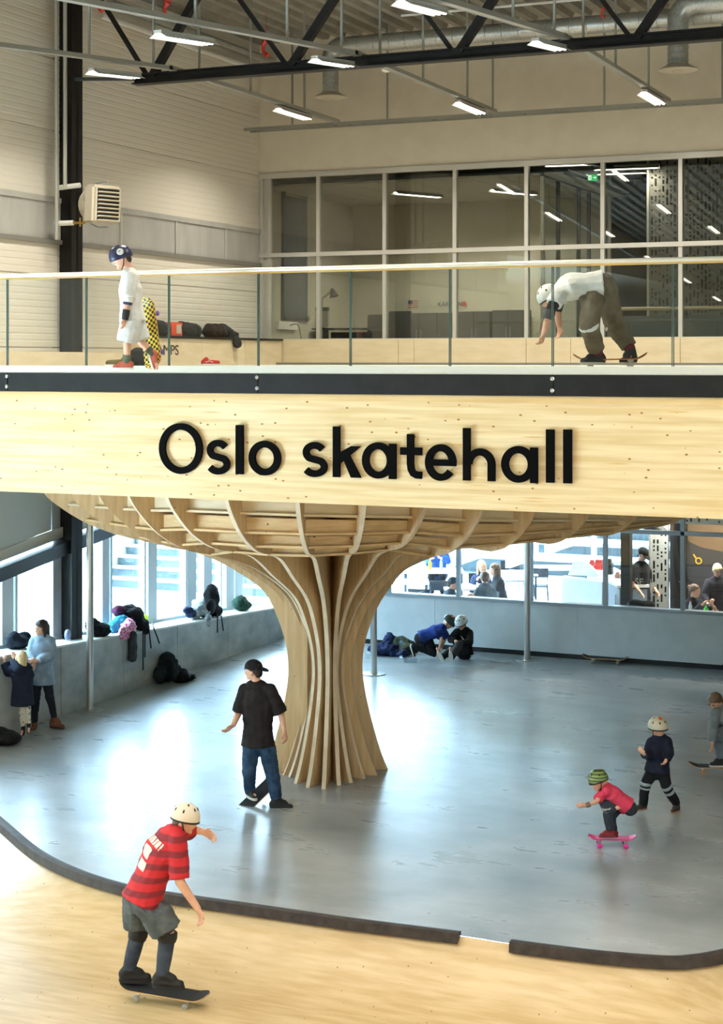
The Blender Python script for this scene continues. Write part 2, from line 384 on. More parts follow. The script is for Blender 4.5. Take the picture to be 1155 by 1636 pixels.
# left glazing
G = struct('window_2', 'tall white framed glazing above the concrete ledge')
XG = -14.62
def wy(px): 
    r = (px-HX)/F; D = XG/(r*CA-SA); return r*D*SA+D*CA
WF = mat('white_window_frame', (232,240,245), .4)
posts = [(1.5,.05),(13,.22),(22,.05),(83,.05),(93,.2)]
for yy, ww in [(wy(-60),.1),(wy(8),.28),(wy(22),.06),(wy(92),.3),(wy(82),.05),(wy(165),.2),(wy(174),.05),(wy(240),.28),(wy(228),.05),(wy(303),.3),(wy(294),.05),(wy(364),.3),(wy(350),.05),(26.3,.3),(27.5,.3)]:
    m_ = MB(); m_.box(XG-.07, XG+.05, yy-ww/2, yy+ww/2, led_z(yy)-.02, head_z(yy)+.05); m_.build('mullion', WF, G)
m_ = MB(); m_.prism([(XG-.05,17.5,led_z(17.5)),(XG-.05,28.4,led_z(28.4)),(XG-.05,28.4,led_z(28.4)+.05),(XG-.05,17.5,led_z(17.5)+.05)], (.12,0,0)); m_.build('frame_rail', WF, G)
m_ = MB(); m_.prism([(XG-.04,17.5,led_z(17.5)),(XG-.04,28.4,led_z(28.4)),(XG-.04,28.4,head_z(28.4)+.05),(XG-.04,17.5,head_z(17.5)+.05)], (.012,0,0)); m_.build('pane', GLASS, G)
# ================================================================= column with pipes and the fan heater
C = thing('steel_column', 'black steel column rising from the ledge to the roof beside the fan heater', 'column', (-14.42, 21.62, .9))
def hcol(z0, z1, x0, x1, y0, y1):
    m = MB(); m.box(x1-.02, x1, y0, y1, z0, z1); m.box(x0, x0+.02, y0, y1, z0, z1); m.box(x0, x1, (y0+y1)/2-.012, (y0+y1)/2+.012, z0, z1); return m
hcol(.9, 12.3, -14.64, -14.29, 21.5, 21.8).build('column_shaft', BLACK, C)
m_ = MB(); m_.box(-14.66, -14.2, 21.42, 21.88, .9, .925); m_.build('base_plate', BLACK, C)
for i, (px, y0) in enumerate(((90.5, 383), (104, 300))):
    p = MB(); q = at(px, y0, 25.0 if i else 25.1); p.tube([q, V((q.x,q.y,10.75))], .03, 8)
    tag(p.build('heating_pipe', mat('foil_pipe_wrap', (196,196,188), .35, .5), smooth=True), ['silver lagged pipe at the left edge of the black column','silver lagged pipe up the middle of the black column'][i], 'pipe', 'pipes on the column')
p = MB(); p.tube([(-14.5,21.25,10.95),(-14.1,21.25,10.98),(-13.2,21.9,11.1)], .05, 8)
tag(p.build('elbow_pipes', WHITE), 'pair of white pipes bending off the column top under the roof', 'pipe')
H = thing('fan_heater', 'beige wall fan heater with black louvres beside the black column', 'heater', at(168, 362, 25.0))
hc = at(164, 327, 25.0); hn = cdir(.72, -.05, .69).normalized(); hs = V((0,0,1)).cross(hn).normalized(); hu = hn.cross(hs)
HB = mat('heater_beige', (196,188,170), .5)
m_ = MB(); m_.obox(hc, hn*.13, hs*.27, hu*.29); m_.build('housing', HB, H, bevel=.04, smooth=True)
m_ = MB(); m_.lathe([(.24,-.02),(.25,.0),(.25,.12),(.2,.16)], hc-hn*.27, 20, ax=hn); m_.build('fan_shroud', HB, H, smooth=True)
m_ = MB(); m_.obox(hc+hn*.132, hn*.006, hs*.2, hu*.25); m_.build('grille_opening', mat('heater_dark', (30,28,26), .7), H)
for i in range(9):
    m_ = MB(); m_.obox(hc+hn*.15+hu*(-.24+.06*i), hn*.018+hu*.008, hs*.2, hu*.006); m_.build('louvre', HB, H)
m_ = MB(); m_.tube([hc+hu*.31-hn*.25, hc+hu*.34, hc+hu*.34+hn*.12], .012, 6); m_.tube([hc+hu*.31-hn*.25, hc+hu*.1-hn*.38, hc-hu*.25-hn*.38, hc-hu*.34-hn*.1, hc-hu*.34+hn*.15], .012, 6); m_.build('mounting_bracket', ALU_D, H)
a0 = at(92, 300, 25.3); a1 = at(128, 296, 25.2)
m_ = MB(); m_.tube([a0, a1], .04, 8); m_.build('support_arm', WHITE, H)
m_ = MB(); m_.tube([at(88,357,25.3), at(117,356,25.2)], .04, 8); m_.build('support_arm', WHITE, H)
m_ = MB(); m_.tube([at(117,356,25.2), at(136,356,25.1)], .02, 6); m_.tube([at(128,362,25.1), at(128,348,25.1)], .014, 6); m_.build('valve', BRASS, H)
# ================================================================= roof
RC = thing('ceiling', None, None, (0,0,ZC)); RC['kind'] = 'structure'; RC['label'] = 'ribbed steel roof deck'
def deck_roof(y0, y1, z0, z1, nm):
    m = MB(); x = -16.0; pr = []; P_ = .34
    while x < 9.2:
        pr += [(x, 0), (x+.13, 0), (x+.17, .09), (x+.30, .09)]; x += P_
    for yy, zz in ((y0, z0), (y1, z1)): m.v += [V((a, yy, zz+c)) for a, c in pr]
    k = len(pr); m.f = [(i, i+1, i+1+k, i+k) for i in range(k-1)]; m.mi = [0]*len(m.f)
    m.build(nm, GALV_S, RC)
deck_roof(21.6, 43, ZC, ZC, 'roof_sheet'); deck_roof(-14.2, 21.6, ZC-.09*35, ZC, 'roof_sheet')
m_ = MB(); m_.box(-21, 9, -14.2, 43, 12.0, 12.1); m_.build('roof_insulation', HALLW, RC)
m_ = MB(); m_.box(-21, -14.6, -14.2, 13.8, 8.2, 12.0); m_.build('roof_insulation', HALLW, RC)
# ================================================================= back wall
BW = struct('wall_back', 'cream plastered wall above the office glazing')
m_ = MB(); m_.box(-14.7, 9, YB, YB+.15, 8.87, 12.0); m_.build('plaster', PLASTER, BW)
m_ = MB(); m_.box(-14.7, 9, YB, YB+.15, 2.9, 5.25); m_.build('plaster', PLASTER, BW)
PB = struct('wall_back', 'pale plywood dado boards below the office glazing')
xs = [on_y(p, 560, YB-.03).x for p in (447, 560, 637, 662, 841, 912, 1010, 1087, 1180)]
xs = [-14.6]+xs+[8.8]
for i in range(len(xs)-1):
    m_ = MB(); m_.box(xs[i]+.004, xs[i+1]-.004, YB-.05, YB, 5.2, 5.69); m_.build('plywood_board', PLY, PB)
m_ = MB(); m_.box(-14.0, 8.8, YB-.5, YB-.4, 5.21, 5.25); m_.build('coping_strip', mat('grey_strip', (120,118,112), .5), PB)
# upper glazing grid
xm = [-14.56, -14.39, -13.36, -12.0, -10.61, -9.24, -7.84, -6.46, -5.08, -3.7, -2.3, -.9, .5, 1.9]
wn = 3
UG = struct('window_3', 'grid of aluminium framed office windows above the deck')
for i, x in enumerate(xm):
    m_ = MB(); m_.box(x-.035, x+.035, YB-.02, YB+.1, 5.69, 8.79); m_.build('mullion', ALU, UG)
for z0, z1 in ((8.77, 8.87), (7.26, 7.34), (5.66, 5.70)):
    m_ = MB(); m_.box(-14.6, 2, YB-.04, YB+.08, z0, z1); m_.build('transom', ALU, UG)
for i in range(len(xm)-1):
    for z0, z1 in ((5.70, 7.26), (7.34, 8.77)):
        m_ = MB(); m_.box(xm[i]+.035, xm[i+1]-.035, YB+.03, YB+.045, z0, z1); m_.build('pane', GLASS_UP if i else ALU, UG)
m_ = MB(); m_.box(2, 9, YB, YB+.15, 5.2, 9); m_.build('plaster', PLASTER, BW)
# lower glazing and parapet
LB = struct('wall_back', 'white panelled parapet below the cafe windows')
xj = [-14.0, -11.0, -8.3, -5.6, -2.9, 0, 4, 8.8]
for a, b_ in zip(xj, xj[1:]):
    m_ = MB(); m_.box(a+.002, b_-.002, YB, YB+.15, .09, .93); m_.build('wall_panel', PARAPET, LB)
m_ = MB(); m_.box(-14, 8.8, YB+.03, YB+.15, 0, .09); st(m_.build('baseboard_back', mat('black_skirting', (18,18,20), .5)), 'black recessed skirting below the white parapet')
m_ = MB(); m_.box(-14, 8.8, YB-.03, YB+.16, .93, .985); m_.build('sill', ALU_D, LB)
LGz = struct('window_4', 'grey framed cafe windows behind the skating floor')
xl = [-14.0, -13.3, -11.93, -10.55, -9.17, -7.8, -6.43, -5.05, -3.7, -2.3, 0, 3, 6, 8.7]
for x in xl:
    m_ = MB(); m_.box(x-.035, x+.035, YB, YB+.1, .985, 3.0); m_.build('mullion', ALU_D, LGz)
m_ = MB(); m_.box(-14, 8.8, YB, YB+.1, 2.27, 2.34); m_.build('transom', ALU_D, LGz)
for a, b_ in zip(xl, xl[1:]):
    for z0, z1 in ((.985, 2.27), (2.34, 3.0)):
        m_ = MB(); m_.box(a+.03, b_-.03, YB+.04, YB+.052, z0, z1); m_.build('pane', GLASS, LGz)
# ================================================================= deck
DK = struct('floor', 'upper deck slab and pale deck floor')
m_ = MB(); m_.box(-14.6, 2.5, YG+.3, YB, 4.0, 5.05); m_.build('deck_slab', PLY, DK)
m_ = MB(); m_.box(-14.6, 2.5, YG+.05, YB, 5.05, ZD); m_.build('deck_floor', DECKTOP, DK)
m_ = MB(); m_.box(-14.62, 8.8, YB+.15, 42, 3.2, 5.2); m_.build('floor_slab', HALLW, DK)
m_ = MB(); m_.box(2.5, 2.7, YG, YB, 0, 5.0); st(m_.build('wall_right', HALLW), 'side wall under the deck out of view')
GB = thing('glulam_beam', 'deep pale glulam beam spanning the picture under the deck', 'beam', (-6.5, YG, 3.75))
m_ = MB(); m_.box(-14.6, 2.5, YG, YG+.24, 3.75, 4.86); m_.build('beam_timber', PINE, GB)
m_ = MB(); m_.box(-14.6, 2.5, YG-.03, YG+.24, 4.86, 4.93); m_.build('top_board', mottled('top_board_pine', (214,178,120), (228,196,142), scale=(.5,8,8), nscale=2, rough=.55), GB)
FS = thing('steel_fascia', 'black steel edge fascia of the deck above the timber beam', 'fascia', (-6.5, YG-.05, 4.93))
xf = [on_y(p, 614, YG-.07).x for p in (12, 412, 884)]; xf = [-14.62]+xf+[2.5]
for a, b_ in zip(xf, xf[1:]):
    m_ = MB(); m_.box(a+.006, b_-.006, YG-.07, YG-.05, 4.935, 5.15); m_.build('fascia_plate', BLACK, FS)
m_ = MB(); m_.box(-14.6, 2.5, YG-.05, YG+.0, 4.94, 5.14); m_.build('backing_angle', BLACK, FS)
for x in xf[1:-1]:
    for z in (4.99, 5.11):
        m_ = MB(); m_.lathe([(.022,0),(.022,.008),(.012,.014)], (x-.01, YG-.07, z), 10, ax=(0,-1,0)); m_.build('bolt', STEEL, FS)
m_ = MB(); m_.box(-14.6, 2.5, YG-.06, YG-.03, 5.15, 5.235); m_.build('pale_kerb', mat('kerb_pale', (206,202,188), .6), FS)
GR = thing('glass_railing', 'frameless glass railing with steel handrail along the deck edge', 'railing', (-6.5, YG-.01, 5.22))
YR = YG-.01
gx = [on_y(p, 520, YR).x for p in (12, 138, 270, 413, 560, 719, 883, 1075)]; gx = [-14.55]+gx+[-2.2, -.7, .8, 2.4]
for a, b_ in zip(gx, gx[1:]):
    m_ = MB(); m_.box(a+.012, b_-.012, YR-.008, YR+.008, 5.16, 6.26); pn = m_.build('glass_panel', GLASS_RAIL, GR)
    m_ = MB(); m_.box(b_-.012, b_-.004, YR-.008, YR+.008, 5.16, 6.26); m_.box(b_+.004, b_+.012, YR-.008, YR+.008, 5.16, 6.26); m_.build('panel_edge', GEDGE, GR)
zr = [6.28, 6.28]
m_ = MB(); m_.tube([(-14.6, YR, 6.285), (2.5, YR, 6.285)], .026, 14); m_.build('handrail', mat('brushed_rail', (220,215,200), .35, .5), GR, smooth=True)
m_ = MB(); m_.box(-14.6, 2.5, YR-.014, YR+.014, 6.245, 6.265); m_.build('rail_channel', mat('rail_timber', (190,150,80), .5), GR)
# ================================================================= luminaires
def luminaire(c, d, label, glow=True, light=True, group='ceiling luminaires', power=1.0):
    d = V(d).normalized(); t = thing('ceiling_luminaire', label, 'lamp', c, group=group); s = d.cross(V((0,0,1))).normalized(); u = s.cross(d)
    c = V(c); m = MB(); m.obox(c+u*.035, d*.62, s*.05, u*.02); m.build('lamp_housing', LAMPBODY, t)
    m = MB()
    for k in (-1, 1): m.prism([c+s*k*.03+u*.02-d*.62, c+s*k*.11-u*.03-d*.62, c+s*k*.115-u*.03-d*.62, c+s*k*.035+u*.02-d*.62], d*1.24)
    m.build('reflector', WHITE, t)
    for k in (-1, 1):
        m = MB(); m.tube([c+s*k*.035-d*.58-u*.01, c+s*k*.035+d*.58-u*.01], .016, 8); m.build('lamp_tube', LAMPGLOW, t)
    l = bpy.data.lights.new('lamp_light', 'AREA'); l.shape = 'RECTANGLE'; l.size = 1.2; l.size_y = .16; l.energy = LAMP_W*power; l.color = LAMP_COL; l.spread = math.radians(140)
    lo = bpy.data.objects.new('lamp_light', l); COL.objects.link(lo); lo.parent = t
    R_ = Matrix((d, s, u)).transposed(); lo.matrix_local = ORG[t].inverted() @ (Matrix.Translation(c-u*.05) @ R_.to_4x4())
    return t
YD = V((0,1,0))
LUM = [((-12.5,25.6,9.52), 'ceiling lamp hanging near the left rear corner over the black truss end'),
 ((-9.5,26.2,9.52), 'middle ceiling lamp hanging close to the back wall'),
 ((-6.45,26.4,9.52), 'ceiling lamp hanging close to the back wall on the right'),
 ((-12.5,19.9,9.3), 'ceiling lamp just above the left end of the black truss chord'),
 ((-9.55,20.8,9.4), 'ceiling lamp left of the middle, touching the top of the truss chord in the picture'),
 ((-9.55,16.7,9.0), 'ceiling lamp near the top edge above the fan heater, left of the picture middle'),
 ((-6.45,20.8,9.4), 'ceiling lamp right of the picture middle just over the truss chord'),
 ((-6.45,16.3,9.02), 'ceiling lamp cut by the top edge at the picture middle'),
 ((-3.4,20.3,9.35), 'ceiling lamp cut by the right edge of the picture'),
 ((-12.5,16.2,8.95), 'ceiling lamp at the upper left corner of the picture')]
for c, lb in LUM: luminaire(c, (0,1,.1) if c[1] < 21.5 else YD, lb)
for x in (-12.5,-9.5,-6.4,-3.3,-.2,3):
    for y in (11,6,1,-4):
        luminaire((x,y,ZC-.09*(21.6-y)-1.5), (0,1,.09), 'ceiling lamp over the bowl, out of the picture', group='ceiling lamps out of the picture')
for x in (-3.4,-.2):
    luminaire((x,26,9.52), YD, 'ceiling lamp over the deck, out of the picture', group='ceiling lamps out of the picture')
# ================================================================= body and soft-shape tools
def cap(p0, r0, p1, r1, w=None, k=1.0, f0=False, f1=False, n=14):
    """tapered capsule between two points; w,k: widen along an axis; f0/f1: flat ends"""
    p0, p1 = V(p0), V(p1); d = p1-p0; L = max(d.length, 1e-4); d = d/L; prof = []
    if f0: prof += [(0,0),(r0,0)]
    else:
        for i in range(5): a = math.pi/2*(1-i/4); prof.append((r0*math.cos(a), -r0*math.sin(a)))
    if f1: prof += [(r1,L),(0,L)]
    else:
        for i in range(5): a = math.pi/2*i/4; prof.append((r1*math.cos(a), L+r1*math.sin(a)))
    prof = [(max(r, 1e-4), z) for r, z in prof]
    m = MB(); m.lathe(prof, p0, n, ax=d)
    if w is not None:
        w = V(w).normalized(); m.v = [q+w*((q-p0).dot(w)-((p1-p0).dot(w))*max(0,min(1,(q-p0).dot(d)/L)))*(k-1) for q in m.v]
    return m
def elo(c, r, M=None): return MB().ell(c, r, M, 14, 10)
TMPS = bpy.data.scenes.new('workbench')
def fuse(prims, voxel, amp=0., nsc=8., it=2, seed=0):
    """one continuous skin over overlapping prims"""
    me = bpy.data.meshes.new('tmp'); vs, fs = [], []
    for m in prims:
        n = len(vs); vs += m.v; fs += [tuple(i+n for i in f) for f in m.f]
    me.from_pydata(vs, [], fs)
    bm = bmesh.new(); bm.from_mesh(me); bmesh.ops.remove_doubles(bm, verts=bm.verts, dist=2e-4); bmesh.ops.recalc_face_normals(bm, faces=bm.faces); bm.to_mesh(me); bm.free()
    o = bpy.data.objects.new('tmp', me); TMPS.collection.objects.link(o)
    r = o.modifiers.new('r', 'REMESH'); r.mode = 'VOXEL'; r.voxel_size = voxel
    if it: s = o.modifiers.new('s', 'SMOOTH'); s.factor = .5; s.iterations = it
    TMPS.view_layers[0].update(); dg = TMPS.view_layers[0].depsgraph; ev = bpy.data.meshes.new_from_object(o.evaluated_get(dg))
    bpy.data.objects.remove(o); bpy.data.meshes.remove(me)
    if amp:
        ev.update(); off = V((seed*3.1, seed*1.7, 0))
        n = len(ev.vertices); co = [0.]*(3*n); no = [0.]*(3*n); ev.vertices.foreach_get('co', co); ev.vertices.foreach_get('normal', no)
        for i in range(0, 3*n, 3):
            p = V(co[i:i+3]); k = amp*(noise.noise(p*nsc+off)+.6*noise.noise(V((p.x, p.y, p.z*2.2))*nsc*1.9+off))
            co[i] += no[i]*k; co[i+1] += no[i+1]*k; co[i+2] += no[i+2]*k
        ev.vertices.foreach_set('co', co); ev.update()
    ev.polygons.foreach_set('use_smooth', [True]*len(ev.polygons)); return ev
def skin(name, prims, m, parent, voxel=.014, amp=0., nsc=8., it=2, seed=0, label=None):
    me = fuse(prims, voxel, amp, nsc, it, seed); me.name = name
    o = bpy.data.objects.new(name, me); COL.objects.link(o); me.materials.clear()
    for x in (m if isinstance(m, (list, tuple)) else [m]): me.materials.append(x)
    if parent is None:
        lo = V([min(v.co[i] for v in me.vertices) for i in range(3)]); hi = V([max(v.co[i] for v in me.vertices) for i in range(3)])
        c = V(((lo.x+hi.x)/2, (lo.y+hi.y)/2, lo.z)); o.location = c; ORG[o] = Matrix.Translation(c); me.transform(Matrix.Translation(-c))
    else:
        o.parent = parent; ORG[o] = ORG[parent]; me.transform(ORG[parent].inverted())
    if label: o['label'] = label
    return o
def fab(name, rgb, rough=.9, var=10):
    return mottled(name, tuple(max(0,c-var) for c in rgb), tuple(min(255,c+var) for c in rgb), nscale=9, rough=rough, detail=3, bump=.0012, spec=.2)
SKIN = mottled('skin', (214,160,132), (226,176,148), nscale=12, rough=.55)
HAIRD = mottled('hair_dark', (34,24,20), (52,38,30), scale=(1,1,.3), nscale=40, rough=.6, bump=.002)
HAIRB = mottled('hair_blond', (196,168,122), (222,198,152), scale=(1,1,.3), nscale=40, rough=.6, bump=.002)
HAIRM = mottled('hair_brown', (84,60,44), (112,84,62), scale=(1,1,.3), nscale=40, rough=.6, bump=.002)
RUBW = mat('rubber_white', (225,222,212), .6); RUBB = mat('rubber_black', (22,22,24), .7); EYEM = mat('eye_dark', (30,22,20), .2); LIPM = mat('lips', (176,96,84), .5)
BLKC = fab('cloth_black', (26,25,28), var=5)

from mathutils.bvhtree import BVHTree
def tuck(inner, outer, c, ax):
    """trouser tops stay under the shirt down to its hem"""
    bv = BVHTree.FromPolygons([v.co for v in outer.data.vertices], [tuple(p.vertices) for p in outer.data.polygons]); c = ORG[outer].inverted()@c
    for v in inner.data.vertices:
        if (v.co-c).dot(ax) > 0:
            l, n, i, d = bv.find_nearest(v.co)
            if l is not None and d < .09 and (v.co-l).dot(n) > -.012: v.co = l-n*.012
def person(label, D, J, hs=1.0, s=1.0, face=(0,0,1), up=(0,1,0), top=None, bottom=None, shoes=None, hair=None, helmet=None, hat=None,
           pads=(), hands=None, voxel=.014, legs=True, extra=None, curl=.5, skin_m=None, hip_w=1.0, chest=None, face_on=True, grip=None, feet=None, nohand=()):
    """J: joints as (pixel x, pixel y, extra depth). All lengths are then real metres at depth D."""
    P = {k: at(v[0], v[1], D+(v[2] if len(v) > 2 else 0)) for k, v in J.items()}
    SK = skin_m or SKIN
    for a_, b_2 in (('shl','shr'),('shr','shl')): P['_'+a_] = P[a_]*.9+P[b_2]*.1-V((0,0,.012*s))
    P['shl'], P['shr'] = P.pop('_shl'), P.pop('_shr')
    zs_ = [P[k].z for k in ('tol','tor','anl','anr') if k in P]
    base = V((P['pelvis'].x, P['pelvis'].y, min([p.z for p in P.values()])-.03))
    t = thing('person', label, 'person', base); R_ = {}
    fd = cdir(*face).normalized(); ud = cdir(*up); ud = (ud-fd*ud.dot(fd)).normalized(); rt = fd.cross(ud); HM = Matrix((rt, fd, ud)).transposed()
    hc = P['head']; h = hs
    nk = P['neck']; pv = P['pelvis']; w = (P['shr']-P['shl']).normalized(); hw = (P['hpr']-P['hpl']).normalized()
    ch = P.get('chest') or (nk*.72+pv*.28)
    rad = {'sh':.056*s,'el':.043*s,'wr':.030*s,'hp':.088*s,'kn':.060*s,'an':.040*s}
    # --- body, one skin
    b = [elo(hc+ud*.012*h, (.078*h,.097*h,.102*h), HM), elo(hc-ud*.05*h+fd*.022*h, (.058*h,.072*h,.062*h), HM),
         elo(hc+fd*.095*h-ud*.025*h, (.014*h,.024*h,.022*h), HM), elo(hc+fd*.074*h-ud*.088*h, (.026*h,.022*h,.02*h), HM)]
    for sg in (-1,1): b.append(elo(hc+rt*sg*.079*h-ud*.018*h-fd*.005*h, (.012*h,.022*h,.032*h), HM))
    b.append(cap(nk-(hc-nk).normalized()*.02*s, .062*s, hc-ud*.055*h-fd*.02*h, .05*h))
    def torso(e, hem=0.):
        hemp = pv-(ch-pv).normalized()*hem
        q = [cap(hemp, .118*s+e+(.022*s if hem else 0), (pv+ch)/2, .108*s+e, hw, 1.32*hip_w, f0=hem > 0), cap((pv+ch)/2, .108*s+e, ch, .122*s+e, w, 1.35), cap(P['shl']*.86+P['shr']*.14, .062*s+e, P['shr']*.86+P['shl']*.14, .062*s+e),
             cap(ch, .12*s+e, nk-(nk-ch)*.25, .07*s+e, w, 1.5)]
        return q
    b += torso(-.036*s)
    cov = bool(bottom); lk = 2 if cov and bottom[1] > 1 else (1 if cov else 0)
    for sd in 'lr':
        if 'el'+sd in P:
            b += [cap(P['sh'+sd], rad['sh'], P['el'+sd], rad['el']), cap(P['el'+sd], rad['el'], P['wr'+sd], rad['wr'])]
            if sd in nohand: continue
            a = (P['wr'+sd]-P['el'+sd]).normalized(); spec = (hands or {}).get(sd, {})
            dr = cdir(*spec['dir']).normalized() if 'dir' in spec else a
            th = cdir(*spec['thumb']).normalized() if 'thumb' in spec else cdir(0,0,.6)+cdir(.3 if sd == 'r' else -.3,.2,0)
            th = (th-dr*th.dot(dr)).normalized(); nm = dr.cross(th)
            if 'palm' in spec and nm.dot(cdir(*spec['palm'])) < 0: nm = -nm
            cu = spec.get('curl', curl); k = s**.8; wr = P['wr'+sd]; pe = wr+dr*.085*k; fr = max(.0095*k, voxel*.62)
            b.append(cap(wr, .028*k, pe, .03*k, th, 1.25)); b[-1].v = [q-nm*((q-wr).dot(nm))*.35 for q in b[-1].v]
            for i, ln in enumerate((.072,.082,.077,.06)):
                o_ = pe+th*(.033-.022*i)*k; a1 = (dr+nm*cu*.8+th*(.12-.08*i)).normalized(); a2 = (dr*(1-cu*.9)+nm*cu*1.6).normalized()
                m1 = o_+a1*ln*.5*k; b += [cap(o_-dr*.02, fr*1.1, m1, fr, n=8), cap(m1, fr, m1+a2*ln*.5*k, fr*.85, n=8)]
            tb = wr+dr*.03*k+th*.025*k; tm = tb+(th*.8+dr*.6).normalized()*.035*k; b += [cap(tb, fr*1.4, tm, fr*1.15, n=8), cap(tm, fr*1.15, tm+(dr+th*.25+nm*cu*.6).normalized()*.03*k, fr*.95, n=8)]
        if legs and 'kn'+sd in P:
            b += [cap(P['hp'+sd], rad['hp']*(.5 if cov else 1), P['kn'+sd], rad['kn']*(.72 if lk == 2 else .92)), cap(P['kn'+sd], rad['kn']*(.72 if lk == 2 else .92), P['an'+sd], rad['an']*(.74 if lk == 2 else 1))]
            if 'to'+sd in P: b.append(cap(P['an'+sd]*.6+P['to'+sd]*.4-V((0,0,.01)), .034*s, P['to'+sd], .028*s))
    skin('body', b, SK, t, voxel)
    # --- face
    if face_on:
        for sg in (-1,1):
            m = MB(); m.ell(hc+fd*.088*h+rt*sg*.032*h+ud*.006*h, (.014*h,.008*h,.008*h), HM, 8, 6); e_ = m.build('eye', mat('eye_white', (225,220,212), .3), t, smooth=True)
            m = MB(); m.ell(hc+fd*.094*h+rt*sg*.032*h+ud*.006*h, (.007*h,.005*h,.007*h), HM, 8, 6); m.build('iris', EYEM, e_, smooth=True)
            m = MB(); m.obox(hc+fd*.094*h+rt*sg*.032*h+ud*.026*h, rt*.018*h, fd*.004*h, ud*.0035*h); m.build('eyebrow', HAIRD, t)
        m = MB(); m.ell(hc+fd*.091*h-ud*.066*h, (.022*h,.008*h,.006*h), HM, 8, 6); m.build('mouth', LIPM, t, smooth=True)
    # --- clothes
    if bottom:
        bm_, ll, e = bottom[:3]; nm_ = bottom[3] if len(bottom) > 3 else 'trousers'
        for part in (1,):
            q = [cap(pv+(ch-pv)*.1, .112*s, pv-(ch-pv).normalized()*.06, .118*s+min(e,.02)*.6, hw, 1.28*hip_w, f0=True)]
            for sd in 'lr':
                H0, K, A = P['hp'+sd], P['kn'+sd], P['an'+sd]; q.append(elo(H0-(ch-pv).normalized()*.03, [.094*s+e*.45]*3))
                if ll <= 1:
                    K2 = H0+(K-H0)*ll; q.append(cap(H0, .095*s+e, K2, .07*s+e*1.3, f1=True))
                else:
                    q.append(cap(H0, .093*s+e, K, .064*s+e)); A2 = K+(A-K)*(ll-1); q.append(cap(K, .064*s+e, A2, .044*s+e*1.1, f1=True))
            tro = skin(nm_, q, bm_, t, voxel, .011*s, 8, 1, seed=len(label))
    if top:
        tm_, sl, e, hem = top[:4]; q = torso(e, hem)
        for sd in 'lr':
            if 'el'+sd in P:
                S_, E_, W_ = P['sh'+sd], P['el'+sd], P['wr'+sd]
                if sl <= 1: q.append(cap(S_, .058*s+e, S_+(E_-S_)*sl, .05*s+e*1.35, f1=True))
                else: q += [cap(S_, .06*s+e, E_, .048*s+e), cap(E_, .048*s+e, E_+(W_-E_)*(sl-1), .034*s+e, f1=True)]
            else: q.append(elo(P['sh'+sd], [.07*s+e]*3))
        to_ = skin(top[4] if len(top) > 4 else 'shirt', q, tm_, t, voxel, .009*s, 7, 1, seed=len(label)+3)
        if bottom: tuck(tro, to_, pv-(ch-pv).normalized()*(hem-.015), (ch-pv).normalized())
    if shoes:
        for sd in 'lr':
            if 'to'+sd not in P: continue
            A, O = P['an'+sd], P['to'+sd]; f_ = (O-A); 
            fu = cdir(*feet[sd]).normalized() if feet and sd in feet else V((0,0,1))
            f_ = f_-fu*f_.dot(fu); f_ = f_.normalized() if f_.length > 1e-3 else cdir(0,0,1); sdv = f_.cross(fu)
            low = min((A-fu*.07*s).dot(fu), (O-fu*.035*s).dot(fu))
            heel = A-f_*.045*s; heel += fu*(low+.045*s-heel.dot(fu)); toe = A+f_*.155*s; toe += fu*(low+.035*s-toe.dot(fu))
            q = [cap(heel, .042*s, toe, .036*s, sdv, 1.08), cap(A+fu*.01, .05*s, heel+fu*.02*s, .046*s), cap(A, .046*s, A*.4+toe*.6+fu*.012*s, .037*s)]
            so = skin('shoe', q, shoes[0], t, min(voxel,.012), 0, it=1)
            m = MB(); pts = []
            for k in range(16):
                a = 2*math.pi*k/16; c_ = (heel+toe)/2; Lh = (toe-heel).length/2+.042*s
                pts.append(c_+f_*Lh*math.cos(a)+sdv*.046*s*(abs(math.sin(a))**.7)*(1 if math.sin(a) > 0 else -1)-fu*.044*s)
            m.prism(pts, fu*.028*s); m.build('sole', shoes[1], so)
    if hair:
        hm_, style = hair; q = []
        ax = (ud*.75-fd*.62).normalized(); r2 = ax.cross(rt); CM = Matrix((rt, r2, ax)).transposed()
        if style != 'fringe_only':
            q.append(MB().ell(hc+ud*.018*h-fd*.012*h, (.09*h,.106*h,.108*h), CM, 14, 10, zcut=-.25))
            q[-1].f.append(tuple(range(10*14, 11*14)))
        if style == 'short': q.append(elo(hc+ud*.06*h+fd*.03*h, (.078*h,.06*h,.045*h), HM)); q.append(elo(hc-fd*.06*h-ud*.04*h, (.068*h,.045*h,.05*h), HM))
        if style in ('long','bob'):
            ln = .30 if style == 'long' else .13
            for sg in (-1,1):
                q.append(cap(hc+rt*sg*.072*h+ud*.02*h, .03*h, hc+rt*sg*.078*h-V((0,0,ln*h))-fd*.015*h, .024*h))
            q.append(cap(hc-fd*.06*h, .07*h, hc-fd*.085*h-V((0,0,ln*h)), .05*h, rt, 1.2)); q.append(elo(hc+ud*.07*h+fd*.02*h, (.08*h,.06*h,.035*h), HM))
        if style == 'bun': q.append(elo(hc-fd*.12*h+ud*.05*h, (.034*h,)*3)); q.append(elo(hc-fd*.06*h-ud*.03*h, (.066*h,.04*h,.05*h), HM))
        if style == 'pony': q.append(cap(hc-fd*.08*h-ud*.03*h, .03*h, hc-fd*.11*h-ud*.17*h, .015*h))
        skin('hair', q, hm_, t, .011, .006*h, 30, 1)
